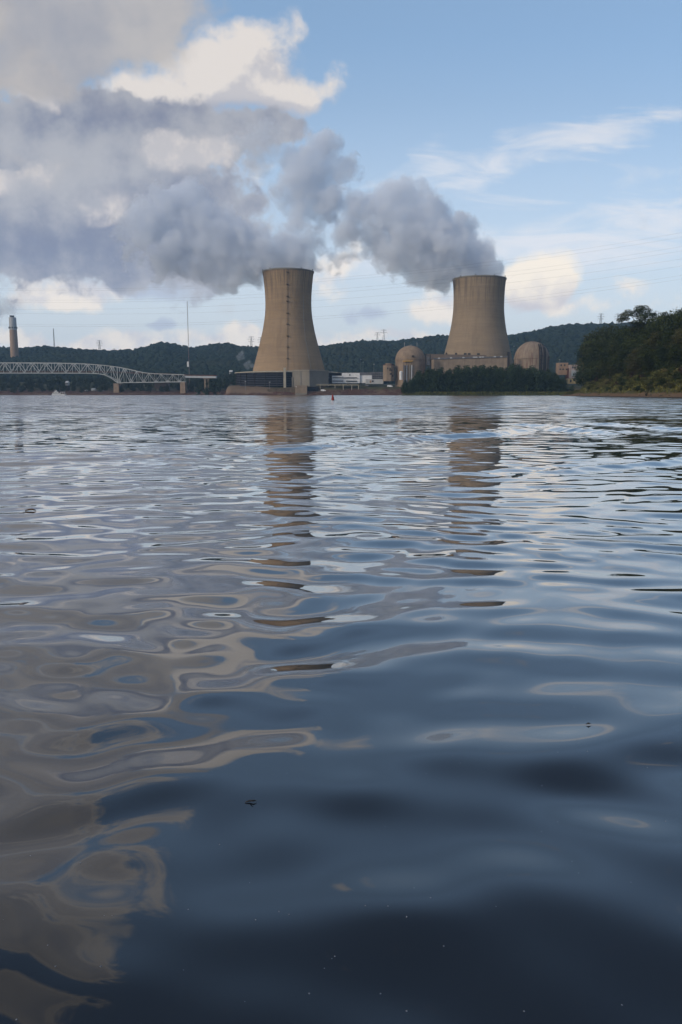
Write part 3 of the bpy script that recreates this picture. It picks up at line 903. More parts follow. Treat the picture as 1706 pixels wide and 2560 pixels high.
def build_bank():
    ss = np.arange(0, _BS[-1], 4.0); ts = np.array([-12, -4, -1, 0, .8, 1.6, 2.5, 4, 6, 7.5, 9, 11, 14, 18, 24, 32, 45, 60, 80, 120, 200])
    S, Tt = np.meshgrid(ss, ts, indexing='ij')
    X, Y, Z = bank_pt(S, Tt)
    V = np.stack([X, Y, Z], -1).reshape(-1, 3)
    n, m = S.shape
    i = np.arange(n - 1)[:, None]; j = np.arange(m - 1)[None, :]
    Q = np.stack([i * m + j, i * m + j + 1, (i + 1) * m + j + 1, (i + 1) * m + j], -1).reshape(-1, 4)[:, ::-1]
    mt, T, b, out = new_mat('sandy_bank')
    pos = T.new('ShaderNodeNewGeometry').outputs['Position']
    z = T.sep(pos)[2]
    n1 = T.noise(pos, 0.25, 5, 0.65).outputs['Fac']; n2 = T.noise(pos, 2.0, 4, 0.6).outputs['Fac']
    sand = T.mix(T.smooth(n2, .35, .65), (0.10, 0.062, 0.036), (0.20, 0.13, 0.078))
    sand = T.mix(T.smooth(z, 0.30, 0.12, 0, .85), sand, (0.030, 0.022, 0.016))     # wet edge
    gr = T.mix(T.smooth(n1, .35, .65), (0.026, 0.032, 0.012), (0.085, 0.078, 0.032))
    gr = T.mix(T.smooth(n2, .55, .72, 0, .6), gr, (0.10, 0.065, 0.042))
    T.put(b.inputs['Base Color'], T.mix(T.smooth(T.math('MULTIPLY_ADD', T.math('SUBTRACT', n1, .5), 3.0, z), 1.1, 2.0), sand, gr))
    b.inputs['Roughness'].default_value = 0.95
    b.inputs['Specular IOR Level'].default_value = 0.1
    tag(link('river_bank', np_mesh('river_bank', V, Q), mt, None, True), kind='structure')

    rng = np.random.default_rng(17)
    # grass and weeds: nobody could count them
    nb = 16000
    s = rng.uniform(_BS[3] - 20, _BS[-3], nb); t = 7 + rng.gamma(2.0, 7.0, nb)
    x, y, z = bank_pt(s, t)
    P = np.stack([x, y, z - .05], 1); h = rng.uniform(.35, 1.2, nb); w = rng.uniform(.12, .38, nb); a = rng.uniform(0, 3.14, nb)
    dx = np.stack([np.cos(a) * w, np.sin(a) * w, 0 * a], 1); up = np.stack([rng.normal(0, .3, nb), rng.normal(0, .3, nb), h], 1)
    V = np.stack([P - dx, P + dx, P + dx * .4 + up, P - dx * .6 + up * .85], 1).reshape(-1, 3)
    o = link('grass', np_mesh('grass', V, np.arange(nb * 4).reshape(nb, 4)), LEAF_BUSH)
    tag(o, 'rough grass and weeds on the slope above the sandy shore', 'grass', kind='stuff')

    # bushes down to the beach
    bk = [make_tree('bush', lb, 'bush', 'bushes along the near right bank', rng, h_, w_, n_, .42, mt_, 0.0, 10, r=.06)
          for lb, h_, w_, n_, mt_ in [('yellow green leafy bush on the grassy slope of the near bank', 4.0, 5.5, 1500, LEAF_BUSH),
                                      ('dark green bush on the near bank below the big trees', 4.5, 5.5, 1500, LEAF_BANK),
                                      ('reddish brown bush on the near wooded bank', 3.6, 4.4, 1100, LEAF_RUST)]]
    used = set()
    def put(k, s, t, sc, sz=1.0):
        x, y, z = [float(q) for q in bank_pt(s, t)]
        rz = rng.uniform(0, 6.28)
        if k not in used:
            used.add(k); o = bk[k]; o.location = (x, y, z - .3); o.rotation_euler.z = rz; o.scale = (sc, sc, sc * sz)
        else:
            copy_thing(bk[k], (x, y, z - .3), rz, (sc, sc, sc * sz))
    for s in np.arange(_BS[2], _BS[9] + 30, 6.6):
        far = s < _BS[4] + 20
        for t in ([5.5, 9, 14] if far else [9.5, 13, 17, 21, 26]):
            u = rng.random()
            if not far and t < 12 and u < .45: continue
            k = 0 if u < (.68 if t < 23 else .5) else (1 if u < .93 else 2)
            put(k, s + rng.uniform(-3, 3), t + rng.uniform(-1.6, 2), rng.uniform(.6, 1.15) * (.75 if t < 12 else 1.0 if t < 16 else 1.35), rng.uniform(.6, .95))
    # trees: (px, distance, top row, width)
    tk = [make_tree('bank_tree', lb, 'tree', 'tall trees crowding the near right bank', rng, 20, w_, 6500, .62, mt_, b_, nl)
          for lb, w_, mt_, b_, nl in [('tall dark green tree on the near right bank', 14, LEAF_BANK, .10, 20),
                                      ('broad dark tree on the near right bank with brownish leaves', 16, LEAF_BANK, .08, 22),
                                      ('slender dark tree on the near right bank', 11, LEAF_DARK, .10, 17)]]
    usedt = set()
    spec = [(1478, 470, 834, 2), (1468, 500, 858, 2), (1492, 450, 826, 0), (1512, 440, 814, 1), (1532, 425, 808, 0), (1552, 400, 810, 1), (1500, 400, 850, 0), (1530, 370, 850, 1),
            (1575, 385, 812, 2), (1598, 365, 806, 1), (1622, 350, 806, 0), (1640, 340, 790, 1), (1662, 330, 778, 0), (1684, 318, 774, 1), (1704, 306, 770, 0), (1728, 295, 764, 1),
            (1755, 285, 768, 0), (1785, 270, 760, 1), (1570, 345, 838, 0), (1605, 325, 836, 1), (1640, 310, 826, 0), (1672, 292, 822, 1), (1700, 280, 818, 0), (1735, 262, 810, 1),
            (1655, 375, 790, 0), (1690, 360, 780, 1), (1720, 350, 775, 0), (1480, 430, 880, 2), (1515, 415, 868, 0), (1548, 365, 872, 1), (1590, 320, 868, 0), (1625, 300, 866, 1), (1660, 280, 862, 2), (1695, 262, 858, 0),
            (1830, 250, 770, 0), (1890, 235, 765, 1), (1960, 220, 770, 0), (1800, 310, 765, 1), (1860, 290, 765, 0), (1930, 270, 770, 1), (2040, 215, 765, 0), (2120, 205, 760, 1), (2010, 255, 760, 0)]
    for px, D, py, k in spec:
        D *= 1.22
        top = at(px, py, D)
        dd = np.hypot(*(np.stack(bank_pt(np.arange(0, _BS[-1], 3.0), 0.0)[:2], 1) - np.array([top.x, D])).T)
        s0 = np.arange(0, _BS[-1], 3.0)[dd.argmin()]
        zg = float(bank_pt(s0, dd.min())[2]) - .5
        s = (top.z - zg) / 19.5
        sw = s * rng.uniform(.85, 1.1)
        loc = (top.x, D, zg); rz = rng.uniform(0, 6.28)
        if k not in usedt:
            usedt.add(k); o = tk[k]; o.location = loc; o.rotation_euler.z = rz; o.scale = (sw, sw, s)
        else:
            copy_thing(tk[k], loc, rz, (sw, sw, s))
    # the one that stands above the others with open gaps between its boughs
    D = 440.0; base = at(1600, 940, D)
    base.z = 9.0
    lob = []
    for px, py, rx, ry in [(1612, 778, 17, 13), (1600, 772, 14, 9), (1588, 784, 13, 10), (1571, 783, 12, 9), (1560, 790, 12, 8), (1552, 800, 10, 6), (1566, 797, 9, 6), (1624, 790, 13, 9), (1634, 787, 9, 6), (1606, 793, 14, 8), (1590, 806, 14, 6), (1612, 806, 16, 9), (1600, 820, 20, 12), (1622, 822, 18, 12), (1606, 845, 24, 18)]:
        c = at(px, py, D + rng.uniform(-4, 4)); m_ = D / F
        lob.append((c.x - base.x, c.y - base.y, c.z - base.z, rx * m_, rx * m_ * .9, ry * m_))
    t = thing('bank_tree', 'tallest tree on the near right bank, crown open with sky between its boughs', 'tree', base, 'tall trees crowding the near right bank')
    h = max(l[2] + l[5] for l in lob)
    cr = link('crown', crown_mesh('crown', rng, lob, 9000, .68, h), LEAF_BANK); cr.parent = t
    b_ = MB()
    b_.tube([(0, 0, -1), (-.3, 0, h * .4), (.4, 0, h * .62), (1.6, 0, h * .86)], [.5, .4, .3, .1], 7)
    for l in lob[:12]:
        st = Vector((0.2, 0, h * .56)) if l[2] < h * .86 else Vector((.7, 0, h * .70))
        c = Vector(l[:3]); b_.tube([st, st.lerp(c, .55) + Vector((0, 0, -.5)), c], [.2, .13, .05], 5)
    tr = b_.build('trunk', BARK, None, True); tr.parent = t
    # driftwood and stones on the sand
    stone = plain('bank_stone', (0.10, 0.08, 0.065), .95, .4, 1.5)
    for i in range(16):
        s = rng.uniform(_BS[3], _BS[10]); x, y, z = [float(q) for q in bank_pt(s, rng.uniform(.3, 3.5))]
        bm = bmesh.new(); bmesh.ops.create_icosphere(bm, subdivisions=2, radius=1)
        for v in bm.verts:
            v.co *= 1 + .18 * math.sin(v.co.x * 4 + i) * math.sin(v.co.y * 5 + 2 * i) + rng.normal(0, .04)
        me = bpy.data.meshes.new('stone'); bm.to_mesh(me); bm.free()
        o = link('stone', me, stone); q = rng.uniform(.25, .75)
        o.scale = (q * 1.5, q, q * .7); o.location = (x, y, z + .1); o.rotation_euler.z = rng.uniform(0, 6)
        tag(o, 'dark stone on the sandy edge of the near right bank', 'stone', 'stones on the near sandy shore')
    logm = plain('driftwood', (0.035, 0.028, 0.022), .9, .3, 2)
    x, y, z = [float(q) for q in bank_pt(_BS[8] + 10, 2.2)]
    b_ = MB()
    b_.tube([(-4.2, 0, .3), (-2, .3, .5), (0, .1, .45), (2.4, -.3, .7), (4.4, -.2, 1.1)], [.32, .3, .26, .2, .08], 8)
    for k in range(7):
        a = -2.5 + k * .95; b_.tube([(a, .1, .5), (a + .5, .3 * (-1) ** k, 1.3), (a + 1.0, .9 * (-1) ** k, 1.9 + .3 * math.sin(k))], [.11, .08, .03], 5)
    o = b_.build('driftwood', logm, None, True); o.location = (x, y, z); o.rotation_euler.z = 1.2
    tag(o, 'dark fallen tree lying along the sandy edge of the near bank', 'driftwood')
build_bank()

# ------------------------------------------------------------------ power station
def tower_concrete(name, zt, warm):
    m, T, b, out = new_mat(name)
    pos = T.new('ShaderNodeTexCoord').outputs['Object']
    x, y, z = T.sep(pos)
    ang = T.math('ARCTAN2', y, x)
    cyl = T.comb(T.math('MULTIPLY', ang, 30.0), 0.0, z)
    big = T.noise(cyl, 0.035, 4, 0.55).outputs['Fac']
    band = T.noise(T.vmath('MULTIPLY', cyl, (0.012, 1, 0.16)), 1.0, 3, 0.6).outputs['Fac']      # lift by lift
    lift = T.math('FRACT', T.math('DIVIDE', z, 3.6))
    joint = T.smooth(lift, 0.0, 0.10, 0.35, 0.0, 'LINEAR')
    streak = T.noise(T.vmath('MULTIPLY', cyl, (0.55, 1, 0.022)), 1.0, 4, 0.6).outputs['Fac']
    c = T.mix(T.smooth(big, .3, .7), warm[0], warm[1])
    c = T.mix(T.smooth(band, .38, .66, 0, .55), c, warm[2])
    c = T.mix(joint, c, tuple(q * .55 for q in warm[0]))
    blot = T.noise(T.vmath('MULTIPLY', cyl, (0.10, 1, 0.030)), 1.0, 5, 0.65).outputs['Fac']
    c = T.mix(T.smooth(blot, .50, .70, 0, .28), c, tuple(q * .60 for q in warm[2]))
    fine = T.noise(T.vmath('MULTIPLY', cyl, (0.05, 1, 1.1)), 1.0, 4, 0.65).outputs['Fac']
    c = T.mix(T.smooth(fine, .42, .68, 0, .20), c, tuple(q * .62 for q in warm[0]))
    top = T.smooth(z, zt * 0.62, zt * 0.99)
    c = T.mix(T.math('MULTIPLY', T.smooth(streak, .46, .66), T.math('MULTIPLY', top, 0.75)), c, (0.085, 0.075, 0.068))
    c = T.mix(T.math('MULTIPLY', T.smooth(streak, .52, .72), 0.22), c, (0.13, 0.105, 0.085))
    wave = T.math('FRACT', T.math('MULTIPLY', ang, 24.0))
    c = T.mix(T.math('MULTIPLY', T.smooth(wave, 0.0, 0.16, 1, 0, 'LINEAR'), T.math('MULTIPLY_ADD', top, 0.18, 0.03)), c, tuple(q * .5 for q in warm[0]))
    T.put(b.inputs['Base Color'], c)
    b.inputs['Roughness'].default_value = 0.92
    b.inputs['Specular IOR Level'].default_value = 0.15
    return m

def shell_profile(rows, D, zbase, thick=0.9):
    """rows: (photo row, radius in pixels) -> lathe profile relative to zbase"""
    out = []
    ys = np.linspace(rows[0][0], rows[-1][0], 46)
    rr = np.interp(ys, [r[0] for r in rows], [r[1] for r in rows])
    rr = np.convolve(np.pad(rr, 2, mode='reflect', reflect_type='odd'), [.1, .2, .4, .2, .1], 'valid')
    for y_, r_ in zip(ys, rr):
        out.append((r_ * D / F, uv_of(853, y_)[1] * D + CAM_H - zbase))
    return out[::-1]

CONC_PALE = plain('pale_concrete', (0.36, 0.33, 0.27), .9, .12, .2, streak=.25)
CONC_WALL = plain('louver_concrete', (0.20, 0.185, 0.16), .9, .10, .08, streak=.2)
CONC_TAN = plain('tan_concrete', (0.25, 0.195, 0.145), .9, .15, .12, streak=.35)
DARK_VOID = plain('void_shade', (0.012, 0.014, 0.020), .9, .3, .2)  # near-black colour painted in for the shade of hollow parts
SLAT = plain('slat_grey', (0.085, 0.09, 0.115), .8, .2, .3)
STEEL_DARK = plain('dark_steel', (0.030, 0.027, 0.027), .7, .3, .4)
STEEL_GREY = plain('grey_steel', (0.22, 0.23, 0.24), .6, .2, .4)
WHITE = plain('white_paint', (0.68, 0.69, 0.70), .6, .08, .3, streak=.12)
WHITE_DULL = plain('dull_white_panels', (0.42, 0.43, 0.44), .7, .10, .3, streak=.15)
WIN = plain('dark_window_band', (0.025, 0.03, 0.038), .25, .3, .4)
GREY_BLD = plain('grey_cladding', (0.13, 0.135, 0.15), .8, .2, .3)
TAN_BLD = plain('tan_cladding', (0.33, 0.225, 0.15), .85, .15, .15, streak=.2)
PINK_BLD = plain('pinkish_cladding', (0.42, 0.33, 0.29), .85, .15, .15, streak=.2)
YELLOW = plain('yellow_paint', (0.55, 0.33, 0.06), .6, .2, .5)
RED = plain('red_paint', (0.24, 0.022, 0.022), .5, .2, 1.0)
RUSTY = plain('rusty_steel', (0.11, 0.045, 0.032), .85, .3, .4)

def px_x(px, D, py=935):
    return uv_of(px, py)[0] * D
def row_z(py, D):
    return uv_of(853, py)[1] * D + CAM_H

# ---- left cooling tower
TL = Vector((px_x(722.2, 1000, 830), 1000, 10.0))
def left_tower():
    D = 1000.0
    t = thing('cooling_tower', 'cooling tower with a dark ladder line and a wide louvered skirt, nearer the bridge', 'cooling tower', TL, 'concrete cooling towers')
    zt = row_z(680, D) - 10
    prof = shell_profile([(680, 61.7), (697, 59.8), (716, 57.8), (736, 56.3), (759, 55.7), (776, 56.2), (793, 57.6), (831, 64), (870, 73.6), (900, 81.6), (923, 88), (962, 98)], D, 10)
    m = tower_concrete('tower_concrete_warm', zt, [(0.275, 0.196, 0.122), (0.34, 0.245, 0.153), (0.25, 0.179, 0.117)])
    inner = [(r - 1.0, z) for r, z in prof[::-1]]
    b = MB().lathe(prof + inner, 128)
    sh = b.build('shell', m, None, True); sh.parent = t
    r = prof[-1][0]
    rim = MB().lathe([(r - 1.15, zt - .2), (r + .5, zt - 1.2), (r + .65, zt - .1), (r + .5, zt + .35), (r - 1.2, zt + .35)], 128).build('rim', CONC_WALL, None, False); rim.parent = t
    # ladder with landings on the face towards the river
    a = -math.pi / 2 + 0.03
    lad = MB()
    for (r0, z0), (r1, z1) in zip(prof[4:-1], prof[5:]):
        p0 = Vector((math.cos(a) * (r0 + .45), math.sin(a) * (r0 + .45), z0)); p1 = Vector((math.cos(a) * (r1 + .45), math.sin(a) * (r1 + .45), z1))
        for dx in (-.45, .45):
            lad.bar(p0 + Vector((dx, 0, 0)), p1 + Vector((dx, 0, 0)), .13)
        n = 2
        for k in range(n):
            q = p0.lerp(p1, k / n); lad.bar(q + Vector((-.45, 0, 0)), q + Vector((.45, 0, 0)), .12)
    o = lad.build('ladder', plain('weathered_ladder', (.075, .058, .046), .8, .2, .3)); o.parent = t
    zs = np.array([p[1] for p in prof]); rs = np.array([p[0] for p in prof])
    for py in (690, 719, 748.5, 760, 789, 816, 845, 872, 900):
        z = row_z(py, D) - 10; r0 = float(np.interp(z, zs, rs))
        pl = MB().box((math.cos(a) * (r0 + 1.0), math.sin(a) * (r0 + 1.0), z), (2.6, 1.9, .45))
        for dx in (-1.2, 1.2):
            pl.box((math.cos(a) * (r0 + 1.8) + dx, math.sin(a) * (r0 + 1.8), z + .72), (.12, .12, 1.05))
        pl.box((math.cos(a) * (r0 + 1.8), math.sin(a) * (r0 + 1.8), z + 1.29), (2.5, .12, .12))
        o = pl.build('landing', STEEL_DARK); o.parent = t
    # thin pale pipe down the right flank
    pts = []
    for py in np.linspace(745, 926, 30):
        z = row_z(py, D) - 10; r0 = float(np.interp(z, zs, rs))
        tx = np.interp(py, [745, 800, 850, 926], [763, 763.5, 768, 783.5])
        xx = px_x(tx, D) - TL.x
        xx = max(-r0 * .98, min(r0 * .98, xx * (1 - r0 / D * .8)))
        pts.append((xx, -math.sqrt(max(0, r0 ** 2 - xx ** 2)) - .35, z))
    o = MB().tube(pts, .22, 6).build('drain_pipe', STEEL_GREY, None, True); o.parent = t
    # warning lamps housings on the rim, dark stains boxes
    for da in (.55, 1.2, -.7, -1.25):
        aa = a + da
        o = MB().box(((r + .9) * math.cos(aa), (r + .9) * math.sin(aa), zt + 1.0), (.7, .7, 1.5), aa).build('lamp_box', STEEL_DARK); o.parent = t
    # louvered fill ring
    R = 66.0; z0 = -.8; z1 = row_z(929, 934) - 10
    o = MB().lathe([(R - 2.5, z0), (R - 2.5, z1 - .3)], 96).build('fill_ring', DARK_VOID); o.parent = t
    for k in range(8):
        z = z0 + 1.6 + k * (z1 - z0 - 2.4) / 7.6
        o = MB().lathe([(R - 2.2, z + .55), (R - .3, z), (R - .2, z + .14), (R - 2.1, z + .70), (R - 2.2, z + .55)], 96).build('louver_slat', SLAT); o.parent = t
    o = MB().lathe([(R + .8, z1 - .7), (R + .9, z1 + .25), (R - 8, z1 + 1.1), (rs[0] * .86, z1 + 1.6)], 96).build('skirt_roof', CONC_PALE); o.parent = t
    for k in range(28):
        aa = 2 * math.pi * (k + .3) / 28
        o = MB().box(((R - 1.2) * math.cos(aa), (R - 1.2) * math.sin(aa), (z0 + z1) / 2 - .3), (1.7, .45, z1 - z0 - .6), aa).build('skirt_post', STEEL_DARK); o.parent = t
    # pillar and the blank concrete cells on the right
    def loc(px, D_):
        return (px_x(px, D_) - TL.x, D_ - TL.y)
    x0, y0 = loc(709.2, 931.5); x1, _ = loc(715.3, 931.5)
    o = MB().box(((x0 + x1) / 2, y0, (row_z(919, 931) - 10 - 1.5) / 2), (x1 - x0, 2.4, row_z(919, 931) - 10 + 1.5)).build('pillar', CONC_PALE); o.parent = t
    zt2 = row_z(927, 930) - 10
    o = MB().prism([loc(731.5, 934), loc(774, 925), loc(820.5, 941), loc(824, 968), loc(733, 968)], -.5, zt2).build('pump_cell', CONC_WALL); o.parent = t
    o = MB().prism([loc(731.2, 933.2), loc(774, 924.2), loc(820.9, 940.6), loc(824.5, 966), loc(732.5, 966)], zt2 + .004, zt2 + .5).build('cell_coping', CONC_PALE); o.parent = t
    x0, y0 = loc(730.4, 932.5)
    o = MB().box((x0 + .3, y0 + 1.4, (row_z(943, 932) - 10) / 2 - .2), (1.4, 2.6, row_z(943, 932) - 10 + .4)).build('cell_buttress', CONC_WALL); o.parent = t
    jx, jy = loc(752, 929.0)
    o = MB().box((jx, jy - .1, zt2 / 2), (.25, .5, zt2 - .6)).build('cell_joint', STEEL_GREY); o.parent = t
    rl = MB()
    for k in range(30):
        f = k / 29; q = Vector(loc(731.5, 934)).lerp(Vector(loc(774, 925)), f); rl.box((q.x, q.y + .5, zt2 + 1.05), (.1, .1, 1.1))
        q = Vector(loc(774, 925)).lerp(Vector(loc(820.5, 941)), f); rl.box((q.x, q.y + .5, zt2 + 1.05), (.1, .1, 1.1))
    rl.bar((*loc(731.5, 934.5), zt2 + 1.6), (*loc(774, 925.5), zt2 + 1.6), .12); rl.bar((*loc(774, 925.5), zt2 + 1.6), (*loc(820.5, 941.5), zt2 + 1.6), .12)
    o = rl.build('railing', STEEL_GREY); o.parent = t
left_tower()

# ---- right cooling tower
TR = Vector((px_x(1195.5, 1000, 830), 1000, 12.0))
def right_tower():
    D = 1000.0
    t = thing('cooling_tower', 'cooling tower rising behind the riverside trees between the two domes', 'cooling tower', TR, 'concrete cooling towers')
    zt = row_z(698, D) - 12
    prof = shell_profile([(698, 63.9), (708, 62.8), (722, 61.8), (736, 61.1), (760, 60.9), (775, 61.2), (787, 62), (813, 65.4), (838, 70), (860, 75), (882, 80.2), (908, 86), (945, 94)], D, 12)
    m = tower_concrete('tower_concrete_grey', zt, [(0.25, 0.194, 0.135), (0.30, 0.233, 0.162), (0.228, 0.176, 0.128)])
    inner = [(r - 1.0, z) for r, z in prof[::-1]]
    sh = MB().lathe(prof + inner, 128).build('shell', m, None, True); sh.parent = t
    r = prof[-1][0]
    o = MB().lathe([(r - 1.15, zt - .2), (r + .5, zt - 1.2), (r + .65, zt - .1), (r + .5, zt + .35), (r - 1.2, zt + .35)], 128).build('rim', CONC_WALL); o.parent = t
    for da in (-.9, -.3, .4, 1.0):
        aa = -math.pi / 2 + da
        o = MB().box(((r + .9) * math.cos(aa), (r + .9) * math.sin(aa), zt + 1.0), (.7, .7, 1.5), aa).build('lamp_box', STEEL_DARK); o.parent = t
right_tower()

# ---- hall in front of the right tower
def front_hall():
    D = 925.0; D2 = 945.0
    x0, x1 = px_x(1084, D), px_x(1272, D)
    zb = 9.5
    t = thing('turbine_hall', 'long low grey brown hall with stepped roof below the right cooling tower', 'building', ((x0 + x1) / 2, D, zb))
    def q(px, D_): return px_x(px, D_) - t.location.x, D_ - t.location.y
    zA, zB = row_z(898, D) - zb, row_z(893, D) - zb
    V = MB()
    # lower wall, its coping climbing gently to the right
    a = q(1084, D); c = q(1268, D)
    vs = [(a[0], 0, -1), (c[0], 0, -1), (c[0], 24, -1), (a[0], 24, -1), (a[0], 0, zA), (c[0], 0, zB), (c[0], 24, zB), (a[0], 24, zA)]
    V.add(vs, [(0, 1, 2, 3), (4, 5, 6, 7), (0, 1, 5, 4), (1, 2, 6, 5), (2, 3, 7, 6), (3, 0, 4, 7)])
    o = V.build('wall', CONC_TAN); o.parent = t
    cp = MB().bar((a[0] - .3, -.3, zA + .5), (c[0] + .3, -.3, zB + .5), .9, 1.3)
    o = cp.build('parapet', GREY_BLD); o.parent = t
    for px in (1097, 1127, 1158, 1187, 1200, 1206, 1236, 1252):
        f = (px - 1084) / (1268 - 1084); x = q(px, D)[0]
        o = MB().box((x, -.5, zA + (zB - zA) * f + .9), (2.4 if px != 1187 else 5, .9, 1.4)).build('vent_box', WHITE_DULL); o.parent = t
    # set-back upper storey
    b0, b1 = q(1066, D2)[0], q(1217, D2)[0]; zU = row_z(884.5, D2) - zb
    vs = [(b0, 24.4, zA - 6), (b1, 24.4, zA - 6), (b1, 36, zA - 6), (b0, 36, zA - 6), (b0, 24.4, zU), (b1, 24.4, zU - 1.2), (b1, 36, zU - 1.2), (b0, 36, zU)]
    o = MB().add(vs, [(0, 1, 2, 3), (4, 5, 6, 7), (0, 1, 5, 4), (1, 2, 6, 5), (2, 3, 7, 6), (3, 0, 4, 7)]).build('upper_storey', plain('brown_cladding', (0.155, 0.125, 0.105), .9, .12, .1, streak=.3)); o.parent = t
    for px, w in ((1118, 1.6), (1142, 2.2), (1165, 3), (1175, 3), (1198, 3.2)):
        f = (px - 1066) / (1217 - 1066)
        o = MB().box((q(px, D2)[0], 28, zU - 1.2 * f + 1.1), (w, 2, 1.9)).build('roof_vent', STEEL_DARK); o.parent = t
    # dark flue standing at its right end
    o = MB().box((q(1270.5, D)[0], 1.5, 9), (2.6, 3.0, row_z(880, D) * 2 - zb * 2 - 18)).build('flue', STEEL_DARK); o.parent = t
    # small brown wing towards the first dome
    o = MB().box((q(1072, D)[0], 6, 5.5), (12, 10, 13)).build('side_wing', CONC_TAN); o.parent = t
front_hall()
def dark_frame():
    D = 915.0
    t = thing('steel_frame', 'dark open steel frame standing just right of the left dome', 'steel frame', (px_x(1070, D), D, 9))
    zt = row_z(886, D) - 9
    for dx in (-2.6, 2.6):
        for dy in (0, 3):
            o = MB().bar((dx, dy, -.5), (dx, dy, zt), .7).build('post', STEEL_DARK); o.parent = t
    for z in (zt * .33, zt * .62, zt * .98):
        o = MB().bar((-3, -.4, z), (3, -.4, z), .5).build('cross_beam', STEEL_DARK); o.parent = t
    for z0, z1 in ((0, zt * .33), (zt * .33, zt * .62), (zt * .62, zt * .95)):
        o = MB().bar((-2.6, -.1, z0), (2.6, -.1, z1), .3).build('brace', STEEL_DARK); o.parent = t
    o = MB().box((.5, 1.5, zt * .8), (3.2, 2.0, zt * .25)).build('equipment_cabin', GREY_BLD); o.parent = t
dark_frame()

# ---- reactor domes
def stained_concrete(name, base, rust, amount):
    m, T, b, out = new_mat(name)
    pos = T.new('ShaderNodeTexCoord').outputs['Object']
    x, y, z = T.sep(pos)
    ang = T.math('ARCTAN2', y, x)
    s = T.noise(T.comb(T.math('MULTIPLY', ang, 9.0), 0.0, T.math('MULTIPLY', z, 0.05)), 1.0, 4, .6).outputs['Fac']
    n = T.noise(pos, .15, 5, .6).outputs['Fac']
    c = T.mix(T.smooth(n, .3, .7), tuple(q * .82 for q in base), tuple(q * 1.12 for q in base))
    c = T.mix(T.smooth(s, .46, .66, 0, amount), c, rust)
    line = T.math('FRACT', T.math('DIVIDE', z, 3.0))
    c = T.mix(T.smooth(line, 0, .1, .35, 0, 'LINEAR'), c, tuple(q * .5 for q in base))
    T.put(b.inputs['Base Color'], c)
    b.inputs['Roughness'].default_value = .9
    b.inputs['Specular IOR Level'].default_value = .15
    return m

